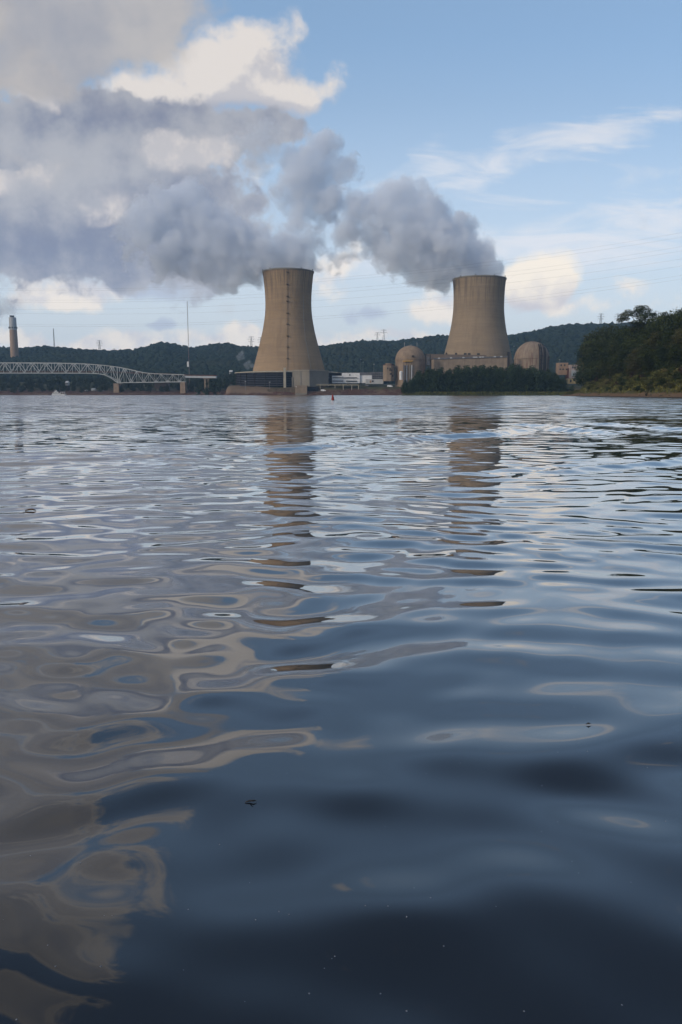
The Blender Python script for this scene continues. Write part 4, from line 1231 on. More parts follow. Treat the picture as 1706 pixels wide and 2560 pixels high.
def dome(px, D, rpx, top_py, spring_py, zb, label, mat):
    R = rpx * D / F
    t = thing('reactor_dome', label, 'reactor building', (px_x(px, D), D, zb), 'reactor containment domes')
    zs = row_z(spring_py, D) - zb; zt = row_z(top_py, D) - zb
    prof = [(R, -1), (R, zs)] + [(R * math.cos(a), zs + (zt - zs) * math.sin(a)) for a in np.linspace(0.06, math.pi / 2 - .02, 22)]
    o = MB().lathe(prof, 72, cap_top=True).build('shell', mat, None, True); o.parent = t
    o = MB().lathe([(R + .02, zs - 1), (R + .5, zs - .7), (R + .5, zs + .3), (R - .3, zs + .7)], 72).build('ring_beam', mat); o.parent = t
    return t, R, zs, zt
def domes():
    t, R, zs, zt = dome(1025.5, 950, 36.4, 864, 899, 9, 'tan concrete reactor dome left of the right cooling tower with yellow scaffolding on its front', stained_concrete('dome_concrete_plain', (0.25, 0.19, 0.14), (0.16, 0.115, 0.085), .35))
    def face(px, extra=.0):
        x = px_x(px, 950) - t.location.x
        return x, -math.sqrt(max(1, R * R - x * x)) - extra
    for px in (1008, 1014, 1021, 1026):
        x, y = face(px, .9); o = MB().box((x, y, (zs - 8) / 2), (1.3, 1.8, zs - 6)).build('buttress', [GREY_BLD, CONC_WALL, WHITE_DULL, GREY_BLD][int(px) % 4]); o.parent = t
    x, y = face(1016, 1.6)
    o = MB().box((x, y + .4, zs - 2.6), (11, 2.2, .6)).build('scaffold_deck', YELLOW); o.parent = t
    rl = MB(); rl.box((x, y - .6, zs - 1.2), (11, .15, .15))
    for k in range(8): rl.box((x - 5.3 + k * 1.5, y - .6, zs - 1.75), (.16, .16, 1.1))
    o = rl.build('scaffold_railing', YELLOW); o.parent = t
    for dx in (-5, -1.6, 1.8, 5):
        o = MB().bar((x + dx, y - .4, -.5), (x + dx, y - .4, zs - 2.9), .28).build('scaffold_pole', STEEL_DARK); o.parent = t
    x, y = face(1029, .5); o = MB().box((x, y, zs + 3.2), (2.4, 1.5, 1.6)).build('hatch', STEEL_DARK); o.parent = t
    for px, py in ((1011, 856), (1027, 861), (1042, 856)):
        xx = px_x(px, 950) - t.location.x; zz = zs + (zt - zs) * math.sqrt(max(0, 1 - (xx / R) ** 2))
        o = MB().tube([(xx, 0, zz - .5), (xx, 0, row_z(py, 950) - 9)], .34, 5).build('lightning_rod', STEEL_GREY); o.parent = t
    t, R, zs, zt = dome(1328.5, 950, 42.4, 853.5, 897, 9, 'rust streaked reactor dome right of the right cooling tower, wrapped in dark scaffolding', stained_concrete('dome_concrete_rusty', (0.25, 0.20, 0.155), (0.145, 0.085, 0.062), .8))
    def surf(px, z):
        x = px_x(px, 950) - t.location.x
        rr = R if z < zs else R * math.sqrt(max(0, 1 - ((z - zs) / (zt - zs)) ** 2))
        return Vector((x, -math.sqrt(max(.5, rr * rr - x * x)) - .8, z))
    zz = np.linspace(-.5, row_z(862, 950) - 9, 12)
    for px in (1338, 1343, 1350, 1354):
        pts = [surf(px, z) for z in zz if zs + (zt - zs) * math.sqrt(max(0, 1 - ((px_x(px, 950) - t.location.x) / R) ** 2)) > z]
        o = MB().tube(pts, .75, 5).build('scaffold_pole', STEEL_DARK); o.parent = t
    for z in zz[1:-1]:
        for a, c in ((1338, 1343), (1350, 1354)):
            o = MB().bar(surf(a, z), surf(c, z), .6).build('scaffold_rail', STEEL_DARK); o.parent = t
    for i in range(2, 9, 2):
        o = MB().bar(surf(1343, zz[i]), surf(1350, zz[i]), .5).build('scaffold_rail', STEEL_DARK); o.parent = t
    for px in (1362, 1367):
        pts = [surf(px, z) for z in np.linspace(-.5, zs + 3, 6)]
        o = MB().tube(pts, .4, 5).build('scaffold_pole', STEEL_DARK); o.parent = t
    for z in np.linspace(2, zs + 1, 6):
        o = MB().bar(surf(1362, z), surf(1367, z), .45).build('scaffold_rail', STEEL_DARK); o.parent = t
    for px, py in ((1311, 848), (1315, 846), (1326, 849), (1335, 848), (1346, 847), (1350, 849)):
        xx = px_x(px, 950) - t.location.x; z_ = zs + (zt - zs) * math.sqrt(max(0, 1 - (xx / R) ** 2))
        o = MB().tube([(xx, 0, z_ - .5), (xx, 0, row_z(py, 950) - 9)], .34, 5).build('lightning_rod', STEEL_DARK); o.parent = t
    rr = MB()
    for k in range(25):
        a = 2 * math.pi * k / 24; rr.bar((8 * math.cos(a), 8 * math.sin(a), zt - .4), (8 * math.cos(a + .27), 8 * math.sin(a + .27), zt - .4), .22)
    o = rr.build('crown_railing', STEEL_DARK); o.parent = t
    x, y = px_x(1329, 950) - t.location.x, -math.sqrt(R * R - 0) - 1.5
    o = MB().box((x, y, 7.2), (7, 3, 11)).build('annex', WHITE_DULL); o.parent = t
    o = MB().box((px_x(1345, 950) - t.location.x, -R - 2.2, 3.5), (5.5, 3, 4.5)).build('annex', WHITE); o.parent = t
domes()

# ---- smaller buildings
def building(name, label, boxes, bands=(), cat='building', group=None):
    """boxes: (px0, px1, py_top, py_base, D, depth, mat, partname); bands: (px0, px1, py_top, py_base, D, mat, partname)"""
    px0, px1, pyt, pyb, D, dep, mt, nm = boxes[0]
    base = Vector((px_x((px0 + px1) / 2, D), D + dep / 2, row_z(pyb, D)))
    t = thing(name, label, cat, base, group)
    made = []
    for px0, px1, pyt, pyb, D, dep, mt, nm in boxes:
        z0, z1 = row_z(pyb, D) - 1.0, row_z(pyt, D)
        x0, x1 = px_x(px0, D), px_x(px1, D)
        o = MB().box(((x0 + x1) / 2 - base.x, D + dep / 2 - base.y, (z0 + z1) / 2 - base.z), (x1 - x0, dep, z1 - z0)).build(nm, mt); o.parent = t
        made.append((px0, px1, o))
        o = MB().box(((x0 + x1) / 2 - base.x, D + dep / 2 - base.y, z1 - base.z + .14), (x1 - x0 + .3, dep + .3, .26)).build('roof_edge', WHITE_DULL if mt in (WHITE, WHITE_DULL) else GREY_BLD); o.parent = made[-1][2]
    for px0, px1, pyt, pyb, D, mt, nm in bands:
        z0, z1 = row_z(pyb, D), row_z(pyt, D)
        x0, x1 = px_x(px0, D), px_x(px1, D)
        o = MB().box(((x0 + x1) / 2 - base.x, D - base.y, (z0 + z1) / 2 - base.z), (x1 - x0, .3, z1 - z0)).build(nm, mt)
        o.parent = min(made, key=lambda m_: abs((m_[0] + m_[1]) / 2 - (px0 + px1) / 2))[2]
    return t

building('office_building', 'white stepped office block with two dark window strips right of the left cooling tower',
         [(855, 900, 932.5, 955.5, 958, 14, WHITE, 'main_block'), (830.6, 855, 939.6, 955.5, 957, 14, WHITE, 'low_wing'), (900, 930, 938.5, 955.5, 960, 14, WHITE, 'right_wing')],
         [(831.5, 893, 943.4, 945.3, 956.9, WIN, 'window_strip'), (831.5, 858.5, 951.6, 953.8, 956.9, WIN, 'window_strip'), (865.5, 893, 951.6, 953.8, 956.9, WIN, 'window_strip'), (873.8, 876.4, 935.6, 939, 957.9, WIN, 'window')])
building('storage_building', 'low dull white shed in front of the white office block', [(915, 959, 948.5, 957.5, 948, 8, WHITE_DULL, 'wall')],
         [(925, 929, 951, 957, 947.9, TAN_BLD, 'door'), (930.5, 934.5, 951, 955, 947.9, WIN, 'window')])
building('office_building', 'grey block with small windows between the white offices and the tan octagonal building',
         [(928, 957, 930.5, 950, 985, 14, GREY_BLD, 'main_block'), (900, 929, 931.5, 945, 990, 12, GREY_BLD, 'rear_wing')],
         [(932 + 5 * i, 934.6 + 5 * i, 934 + 5.5 * j, 937 + 5.5 * j, 984.9, WIN, 'window') for i in range(5) for j in range(3)])
def octagon():
    D = 935.0; px0, px1 = 958.6, 987.5
    x0, x1 = px_x(px0, D), px_x(px1, D); R = (x1 - x0) / 2 * 1.04
    zb = row_z(946, D)
    t = thing('auxiliary_building', 'tan eight sided building standing left of the left dome', 'building', ((x0 + x1) / 2, D + R, zb))
    zt = row_z(913, D) - zb
    pts = [(R * math.cos(math.pi / 8 + k * math.pi / 4), R * math.sin(math.pi / 8 + k * math.pi / 4)) for k in range(8)]
    o = MB().prism(pts, -3, zt).build('wall', CONC_TAN); o.parent = t
    o = MB().prism([(p[0] * 1.03, p[1] * 1.03) for p in pts], zt + .004, zt + .8).build('roof_edge', RUSTY); o.parent = t
    o = MB().prism([(p[0] * .6, p[1] * .6) for p in pts], zt + .804, zt + 2.2).build('roof_cap', CONC_TAN); o.parent = t
    for dx, z, w, h in ((1.2, zt * .68, 1.6, 3.4), (-1.6, zt * .76, 1.4, 1.8), (3.2, zt * .62, 1.3, 1.6), (2.0, zt * .34, 2.4, 1.8), (4.4, zt * .2, 1.6, 2.6)):
        o = MB().box((dx, -R * .955, z), (w, .5, h)).build('window', STEEL_DARK); o.parent = t
octagon()
def white_tank():
    D = 915.0
    t = thing('storage_tank', 'slim white storage tank with a rounded top in front of the left dome', 'tank', (px_x(1003, D), D, row_z(947, D)))
    h = row_z(927.5, D) - t.location.z; r = 4.0 * D / F
    o = MB().lathe([(r, -1), (r, h * .84), (r * 1.12, h * .845), (r * 1.12, h * .88), (r * .85, h * .95), (r * .3, h)], 24, cap_top=True).build('shell', WHITE, None, False); o.parent = t
    o = MB().tube([(r * .3, -r - .15, 0), (r * .3, -r - .15, h * .84)], .12, 5).build('ladder', STEEL_GREY); o.parent = t
white_tank()
building('warehouse', 'orange tan flat roofed building with square windows right of the rusty dome',
         [(1396.8, 1420, 907, 935, 1010, 14, TAN_BLD, 'main_block')],
         [(1401, 1404.5, 911, 915, 1009.9, WIN, 'window'), (1409.5, 1413, 911, 915, 1009.9, WIN, 'window'), (1406, 1410, 921.5, 925, 1009.9, WIN, 'window'), (1414.5, 1419, 921.5, 925, 1009.9, WIN, 'window'), (1399, 1402.5, 921.5, 925, 1009.9, WIN, 'window')])
building('warehouse', 'pinkish stepped building beside the orange tan one, partly behind the bank trees',
         [(1426, 1452, 912, 952, 1000, 16, PINK_BLD, 'main_block'), (1452, 1472, 916.5, 952, 1002, 14, TAN_BLD, 'side_wing'), (1420.2, 1425.8, 921, 950, 1006, 12, RUSTY, 'link_wing')],
         [(1430 + 6 * i, 1433.6 + 6 * i, 917, 921, 999.9, WIN, 'window') for i in range(6)] + [(1429, 1447, 926, 940, 999.9, WHITE_DULL, 'pale_panel')])
building('shed', 'small yellowish shed low beside the wooded spit, below the pinkish building', [(1421, 1449, 946, 957, 960, 8, plain('yellowish_wall', (0.38, 0.29, 0.15), .8, .15, .3), 'wall')],
         [(1426, 1430, 949, 956, 959.9, WIN, 'door'), (1436, 1440, 949, 953, 959.9, WIN, 'window')])
# dock wall on posts right of the concrete cells
def dock():
    D = 934.0
    x0, x1 = px_x(768, D - 6), px_x(898, D)
    t = thing('dock', 'pale concrete dock on thin posts between the left tower and the red riprap', 'dock', ((x0 + x1) / 2, D, 9.0))
    zt = row_z(962.4, D) - 9
    o = MB().box((0, 0, zt), (x1 - x0, 7, 1.0)).build('deck', plain('dock_concrete', (0.30, 0.27, 0.19), .9, .15, .2)); o.parent = t
    for px in (801, 838, 858.5, 880, 897):
        o = MB().box((px_x(px, D - 3) - t.location.x, -3.4, zt - 5), (.7, .7, 9.2)).build('post', CONC_PALE); o.parent = t
    rl = MB()
    for k in range(26): rl.box((-(x1 - x0) / 2 + (x1 - x0) * k / 25, -3.2, zt + 1.05), (.1, .1, 1.1))
    rl.box((0, -3.2, zt + 1.65), (x1 - x0, .1, .12))
    o = rl.build('railing', STEEL_GREY); o.parent = t
    o = MB().box((px_x(790, D) - t.location.x, 2.0, zt - 5.5), (24, 3, 9.8)).build('back_wall', CONC_TAN); o.parent = t
dock()
def intake():
    D = 914.0
    t = thing('water_intake', 'pale concrete water intake standing in the river below the concrete cells', 'intake', (px_x(753, D), D + 8, 0))
    x0, x1 = px_x(738, D) - t.location.x, px_x(767.7, D) - t.location.x
    zt = row_z(963.5, D)
    o = MB().box(((x0 + x1) / 2, 0, (zt + .9) / 2), (x1 - x0, 15.9, zt - 3.4 + .9 + 1.6)).build('wall', CONC_TAN); o.parent = t
    o = MB().box(((x0 + x1) / 2, -1.6, .6), (x1 - x0 - .6, 13.4, 3.2)).build('footing', CONC_WALL); o.parent = t
    o = MB().box((x1 + 6.5, 3, 4.6), (12.6, 6, 9)).build('recess_shade', DARK_VOID); o.parent = t  # solid near-black box stands in for the shade of the recess
    o = MB().box((x0 + 1.2, -8.1, zt - 1.5), (.8, .4, 1.2)).build('lamp', WHITE); o.parent = t
intake()
def retaining_wall():
    D = 921.0
    x0, x1 = px_x(667, D), px_x(737.4, D)
    t = thing('retaining_wall', 'dark brown stained wall along the mound left of the water intake', 'wall', ((x0 + x1) / 2, D, 0))
    z1 = row_z(967, D)
    b = MB().add([(x0 - t.location.x, 6, -2), (x1 - t.location.x, 0, -2), (x1 - t.location.x, 1.2, -2), (x0 - t.location.x, 7.2, -2), (x0 - t.location.x, 6, z1 - 2.8), (x1 - t.location.x, 0, z1), (x1 - t.location.x, 1.2, z1), (x0 - t.location.x, 7.2, z1 - 2.8)],
                 [(0, 1, 2, 3), (4, 5, 6, 7), (0, 1, 5, 4), (1, 2, 6, 5), (2, 3, 7, 6), (3, 0, 4, 7)])
    o = b.build('retaining_wall_face', plain('stained_brown_wall', (0.095, 0.075, 0.055), .9, .3, .3, streak=.4)); o.name = 'wall_face'; o.parent = t
retaining_wall()
# vans, tanks and lamp posts about the yard
def van(px, py, D, L, lab, mt):
    z = row_z(py, D)
    t = thing('parked_van', lab, 'van', (px_x(px, D), D, z))
    H = L * .42
    o = MB().add([(-L / 2, -1, .35), (L / 2, -1, .35), (L / 2, 1, .35), (-L / 2, 1, .35), (-L / 2, -1, H), (L * .30, -1, H), (L * .30, 1, H), (-L / 2, 1, H), (L / 2, -1, H * .55), (L / 2, 1, H * .55)],
                 [(0, 1, 2, 3), (4, 5, 6, 7), (0, 1, 8, 5, 4), (3, 2, 9, 6, 7), (1, 2, 9, 8), (8, 9, 6, 5), (0, 3, 7, 4)]).build('body', mt); o.parent = t
    o = MB().box((L * .30, 0, H * .78), (L * .16, 2.02, H * .24)).build('windscreen', WIN); o.parent = t
    for sx in (-.3, .3):
        for sy in (-.95, .95):
            o = MB().tube([(L * sx, sy - .12, .38), (L * sx, sy + .12, .38)], .38, 12).build('wheel', STEEL_DARK); o.parent = t
van(808.5, 978.6, 918, 5.6, 'white van parked low on the riprap under the dock', WHITE)
van(975.5, 968.0, 938, 6.0, 'white van parked on the red slope left of the wooded spit', WHITE)
van(918, 966.0, 940, 4.6, 'grey van parked on the slope below the white shed', GREY_BLD)
def lamp_post(px, py_top, D, label, head=WHITE_DULL):
    x = px_x(px, D); zb = float(ground_z(x, D)) - .3
    t = thing('lamp_post', label, 'lamp post', (x, D, zb), 'lamp posts of the power station')
    h = row_z(py_top, D) - zb
    o = MB().tube([(0, 0, 0), (0, 0, h)], [.22, .14], 6).build('pole', STEEL_GREY); o.parent = t
    o = MB().box((.2, -.3, h + .3), (1.6, .8, .6)).build('lamp_head', head); o.parent = t
lamp_post(902, 899, 1040, 'tall floodlight mast rising over the white office block')
lamp_post(908, 906, 1045, 'shorter floodlight mast just right of the tall one over the offices')
lamp_post(1283, 866, 1020, 'floodlight mast between the right cooling tower and the rusty dome')
lamp_post(935, 911, 1030, 'floodlight mast over the grey block')
lamp_post(613.6, 954, 930, 'lamp post before the louvers at the left end of the left tower')
lamp_post(674, 956, 930, 'lamp post before the louvers nearer the pale pillar of the left tower')
lamp_post(822, 945, 945, 'lamp post at the right corner of the concrete cells')
lamp_post(1397.5, 900, 1000, 'lamp post at the left corner of the orange tan building')

# ------------------------------------------------------------------ truss bridge
BR_D = 1092.0
TRUSS = plain('pale_grey_bridge_paint', (0.43, 0.45, 0.45), .6, .12, .2, streak=.15)
def bridge():
    D = BR_D
    S = lambda zx: zx / 2.8                                           # zoomed column -> photo column
    top = [(-700, 590), (-300, 581), (0, 579), (400, 581), (520, 584), (600, 587), (720, 596), (823, 609), (910, 627), (990, 647), (1080, 656), (1290, 663)]
    bot = [(-700, 700), (-560, 662), (-300, 652), (0, 651), (600, 652), (690, 656), (735, 665), (780, 687), (823, 720), (868, 718), (1290, 712)]
    tx, ty = zip(*top); bx_, by_ = zip(*bot)
    t = thing('truss_bridge', 'long pale grey steel truss bridge on stone piers crossing the river on the left', 'bridge', (px_x(290, D), D, 0))
    ox = t.location.x
    Z = lambda zx, zy: row_z(700 + zy / 2.8, D)
    X = lambda zx: px_x(S(zx), D) - ox
    nodes = [-552 + 48.3 * k for k in range(0, 26)]                    # panel points left of the knee
    nodes = [n for n in nodes if n < 700] + [690, 735, 780, 823, 868, 911, 958, 1000, 1042, 1085, 1128, 1170, 1210, 1250, 1290]
    nodes = sorted(set(round(n) for n in nodes))
    nodes = [n for i, n in enumerate(nodes) if i == 0 or n - nodes[i - 1] > 25]
    def TP(n, y): return Vector((X(n), y, Z(n, np.interp(n, tx, ty))))
    def BP(n, y): return Vector((X(n), y, Z(n, np.interp(n, bx_, by_))))
    # which nodes carry a bottom V
    iv = nodes.index(823)
    for y in (0.0, 11.0):
        for seq, nm in ((TP, 'top_chord'), (BP, 'bottom_chord')):
            m = MB()
            pts = [seq(n, y) for n in nodes]
            for a, b in zip(pts, pts[1:]):
                m.bar(a, b + (b - a).normalized() * .15, .85, .95)
            o = m.build(nm, TRUSS); o.parent = t
        for i, n in enumerate(nodes):
            o = MB().bar(BP(n, y), TP(n, y), .48 if n != 823 else .9).build('vertical_strut', TRUSS); o.parent = t
            if i + 1 < len(nodes):
                n2 = nodes[i + 1]
                if (i - iv) % 2 == 0: a, b = BP(n, y), TP(n2, y)
                else: a, b = TP(n, y), BP(n2, y)
                o = MB().bar(a, b, .66).build('diagonal_brace', TRUSS); o.parent = t
    for n in nodes[::2]:
        o = MB().bar(TP(n, .4), TP(n, 10.6), .5).build('cross_strut', TRUSS); o.parent = t
    zd = row_z(700 + 652 / 2.8, D)
    def deck_z(zx): return row_z(700 + float(np.interp(zx, [-700, 690, 1000, 1290, 1520], [645, 645, 655, 668, 674])) / 2.8, D)
    m = MB(); seq = list(range(-700, 1300, 50)) + [1292]
    for a, b in zip(seq, seq[1:]):
        m.bar((X(a), 5.5, deck_z(a)), (X(b), 5.5, deck_z(b)), 9.2, 1.0)
    o = m.build('deck', plain('bridge_deck', (0.11, 0.085, 0.072), .9, .25, .2)); o.parent = t
    for yy in (.9, 10.1):
        m = MB()
        for a, b in zip(seq, seq[1:]):
            m.bar((X(a), yy, deck_z(a) + 1.25), (X(b), yy, deck_z(b) + 1.25), .18, .5)
        o = m.build('railing', RUSTY); o.parent = t
    # approach span
    m = MB(); m.bar((X(1296), 5.5, Z(0, 675.5)), (X(1512), 5.5, Z(0, 679.5)), 9.5, 2.9)
    o = m.build('approach_girder', plain('pale_girder', (0.52, 0.55, 0.58), .6, .08, .2)); o.parent = t
    m = MB(); m.bar((X(1290), 5.5, Z(0, 666)), (X(1514), 5.5, Z(0, 669)), 10.6, 1.2)
    o = m.build('approach_deck', RUSTY); o.parent = t
    # abutment lane going on behind the trees
    # piers
    for c, w, zt in ((813, 40, 722), (1279, 38, 713)):
        x = X(c); wd = w / 2.8 * D / F; z1 = Z(0, zt) - .4
        nm = MB()
        for yy in (0, 11):
            nm.add([(x - wd * .5, yy - 2.2, -3), (x + wd * .5, yy - 2.2, -3), (x + wd * .5, yy + 2.2, -3), (x - wd * .5, yy + 2.2, -3),
                    (x - wd * .44, yy - 1.7, z1), (x + wd * .44, yy - 1.7, z1), (x + wd * .44, yy + 1.7, z1), (x - wd * .44, yy + 1.7, z1)],
                   [(0, 1, 2, 3), (4, 5, 6, 7), (0, 1, 5, 4), (1, 2, 6, 5), (2, 3, 7, 6), (3, 0, 4, 7)])
        nm.box((x, 5.5, z1 * .5), (wd * .7, 8, z1 * .9))
        o = nm.build('pier', plain('pier_stone', (0.27, 0.20, 0.145), .9, .2, .3, streak=.3)); o.parent = t
    for c in (1432, 1455):
        o = MB().box((X(c), 5.5, Z(0, 730)), (2.2, 5, (775 - 685) / 2.8 * D / F)).build('column', CONC_TAN); o.parent = t
    o = MB().box((X(1443), 5.5, Z(0, 688)), (9.5, 8, 1.6)).build('cap_beam', CONC_TAN); o.parent = t
bridge()

# ------------------------------------------------------------------ boat, buoy, chimney, houses
def boat():
    D = 1040.0
    t = thing('towboat', 'small white towboat with a stepped cabin moored by the far bank under the bridge', 'boat', (px_x(145, D), D, 0))
    m_ = D / F
    def R(px0, px1, py0, py1, y0, y1, nm, mt, host=None):
        x0, x1 = px_x(px0, D) - t.location.x, px_x(px1, D) - t.location.x
        o = MB().box(((x0 + x1) / 2, (y0 + y1) / 2, (row_z(py0, D) + row_z(py1, D)) / 2), (x1 - x0, y1 - y0, row_z(py0, D) - row_z(py1, D))).build(nm, mt); o.parent = host or t; return o
    L = px_x(162, D) - px_x(127, D)
    hull = MB().add([(-L * .5, -2.2, .9), (L * .5, -2.6, 1.5), (L * .5, 2.6, 1.5), (-L * .5, 2.2, .9), (-L * .44, -1.8, -.6), (L * .46, -2.2, -.6), (L * .46, 2.2, -.6), (-L * .44, 1.8, -.6)],
                    [(0, 1, 2, 3), (4, 5, 6, 7), (0, 1, 5, 4), (1, 2, 6, 5), (2, 3, 7, 6), (3, 0, 4, 7)])
    o = hull.build('hull', WHITE); o.parent = t
    h1 = R(130, 148, 982.2, 986.9, -1.7, 1.7, 'deckhouse', WHITE)
    h2 = R(134, 143, 978.8, 982.1, -1.4, 1.4, 'cabin', WHITE)
    h3 = R(136, 140.5, 975.6, 978.7, -1.0, 1.0, 'wheelhouse', WHITE)
    R(136.2, 140.3, 976.3, 977.5, -1.03, -.9, 'window', WIN, h3)
    R(134.6, 142.4, 979.8, 981.0, -1.43, -1.3, 'window', WIN, h2)
    R(131, 147, 983.6, 984.6, -1.73, -1.6, 'window', WIN, h1)
    R(150, 161.5, 979.8, 980.6, -1.8, 1.8, 'canopy', WHITE)
    for px in (150.6, 156, 161): R(px - .25, px + .25, 980.6, 986.8, -1.7, -1.4, 'canopy_post', WHITE)
    R(138, 138.5, 972.5, 975.5, -.1, .1, 'mast', STEEL_GREY)
    R(146.3, 147.6, 979.5, 982, -.4, .4, 'funnel', STEEL_DARK)
boat()
def buoy():
    D = 137.0
    t = thing('buoy', 'red tapered channel buoy floating in the river before the left cooling tower', 'buoy', (px_x(832.6, D), D, 0))
    m_ = D / F
    o = MB().lathe([(.25, -.5), (.25, .22), (.235, .30)], 20, cap_bot=True, cap_top=True).build('float', RED); o.parent = t
    o = MB().lathe([(.23, .302), (.21, .45), (.10, 1.0), (.07, 1.04)], 20, cap_top=True).build('cone', RED, None, True); o.parent = t
    o = MB().lathe([(.255, -.06), (.262, .0), (.262, .06), (.255, .09)], 20).build('waterline_band', WHITE_DULL); o.parent = t
    o = MB().tube([(.09 * math.cos(a), 0, 1.07 + .09 * math.sin(a)) for a in np.linspace(0, math.pi, 9)], .018, 5).build('lifting_eye', STEEL_DARK); o.parent = t
    t.rotation_euler = (math.radians(2), math.radians(-3), 0)
buoy()
def chimney():
    D = 1900.0
    t = thing('chimney', 'tall concrete chimney with a white top band rising behind the bridge at the left', 'chimney', (px_x(35.5, D, 860), D, 20))
    ox, oz = t.location.x, 20
    z = lambda py: row_z(py, D) - oz
    r = lambda p: p * D / F
    o = MB().lathe([(r(10.5), z(960)), (r(9.9), z(905)), (r(9.0), z(840)), (r(8.7), z(825))], 40).build('shaft', plain('chimney_concrete', (0.30, 0.215, 0.155), .9, .08, .02, streak=.2)); o.parent = t
    o = MB().lathe([(r(8.72), z(824.8)), (r(8.5), z(794)), (r(7.6), z(793.6))], 40, cap_top=True).build('white_band', WHITE_DULL); o.parent = t
    for dx in (-3.6, 0, 3.6):
        o = MB().tube([(r(dx) - 1, 0, z(794)), (r(dx) - 1, 0, z(788.6))], r(1.7), 12).build('flue', STEEL_DARK); o.parent = t
    for a in np.arange(0, 6.28, .7):
        o = MB().box((r(8.7) * math.cos(a), r(8.7) * math.sin(a), z(819.5)), (2.6, 2.6, 3.6), a).build('opening', STEEL_DARK); o.parent = t
    o = MB().box((-r(8.2), -r(8.4) * .4, z(820)), (2.2, 3, 4)).build('platform', STEEL_GREY); o.parent = t
chimney()
def house(px, py, D, w, h, label, roofm, wallm=WHITE):
    x = px_x(px, D); zb = float(ground_z(x, D))
    z = row_z(py, D); deep = max(3.0, z - zb); hb = 3.6
    t = thing('house', label, 'house', (x, D, z - hb))
    o = MB().box((0, 0, -(deep - hb) / 2 - .5), (w * .96, 6.7, max(1.0, deep - hb + .99))).build('foundation', STEEL_DARK); o.parent = t
    o = MB().box((0, 0, hb / 2), (w, 7, hb)).build('wall', wallm); o.parent = t; wall = o
    o = MB().add([(-w * .56, -4, hb), (w * .56, -4, hb), (w * .56, 4, hb), (-w * .56, 4, hb), (-w * .56, 0, hb + h), (w * .56, 0, hb + h)], [(0, 1, 5, 4), (2, 3, 4, 5), (0, 4, 3), (1, 2, 5)]).build('roof', roofm); o.parent = t
    for dx in (-.28, .1, .32):
        o = MB().box((w * dx, -3.52, hb - 1.6), (1.0, .1, 1.3)).build('window', WIN); o.parent = wall
house(168, 957, 1128, 3.6, 2.4, 'small house with a white roof high among the far bank trees near the towboat', WHITE, WHITE_DULL)
house(233, 974, 1124, 5.0, 2.0, 'low white house among the far bank trees between towboat and bridge pier', WHITE_DULL, WHITE)
house(217, 977, 1120, 4.5, 1.6, 'tiny white shed left of the low white house on the far bank', WHITE, WHITE_DULL)
house(252, 978, 1118, 7.0, 1.8, 'long grey roofed shed right of the low white house on the far bank', GREY_BLD, WHITE_DULL)
house(8, 944, 1500, 26.0, 3.0, 'pale industrial shed behind the bridge near the chimney', WHITE_DULL, GREY_BLD)
house(40, 942, 1520, 20.0, 3.0, 'bluish industrial shed behind the bridge at the chimney foot', plain('blue_roof', (.20, .28, .36), .7, .1, .2), GREY_BLD)
house(578, 929, 1300, 4.2, 2.0, 'small white roofed house in the trees just left of the left cooling tower', WHITE, WHITE_DULL)
def pump_house():
    D = 1100.0
    t = thing('pump_house', 'brown windowless box on a dark stem under the right end of the truss bridge', 'building', (px_x(399, D), D + 14, 4))
    z = lambda py: row_z(py, D) - 4
    o = MB().box((0, 0, (z(957) + z(971)) / 2), (px_x(417.5, D) - px_x(381, D), 7, z(957) - z(971))).build('wall', plain('brown_grey_box', (0.13, 0.10, 0.085), .9, .1, .2)); o.parent = t
    o = MB().box((0, 0, z(957) + .3), (px_x(418, D) - px_x(380, D), 7.6, .6)).build('roof', CONC_WALL); o.parent = t
    o = MB().box((-6, 0, z(971) / 2 - .8), (3.6, 3.6, z(971) + 1.4)).build('stem', CONC_WALL); o.parent = t
pump_house()
def mast():
    D = 1160.0
    x = px_x(472, D, 880); zb = float(ground_z(x, D))
    t = thing('antenna_mast', 'very tall thin antenna mast standing behind the right end of the bridge', 'mast', (x, D, zb))
    z = lambda py: row_z(py, D) - zb
    h = z(759); m = MB()
    for k in range(3):
        a = k * 2.094; m.tube([(.62 * math.cos(a), .62 * math.sin(a), 0), (.50 * math.cos(a), .50 * math.sin(a), h)], .10, 5)
    o = m.build('lattice_legs', STEEL_GREY); o.parent = t
    n = 46; m = MB()
    for k in range(n):
        for q in range(3):
            a, b = q * 2.094, (q + 1) * 2.094
            m.bar((.56 * math.cos(a), .56 * math.sin(a), h * k / n), (.56 * math.cos(b), .56 * math.sin(b), h * (k + 1) / n), .12)
    o = m.build('lattice_bracing', plain('mast_red', (.26, .10, .08), .7, .2, .2)); o.parent = t
    o = MB().box((-1.2, -1.2, (z(904) + z(917)) / 2), (2.6, 1.4, z(904) - z(917))).build('equipment_cabinet', WHITE); o.parent = t
    o = MB().tube([(0, 0, h), (0, 0, h + 3)], .3, 6).build('beacon', STEEL_DARK); o.parent = t
mast()

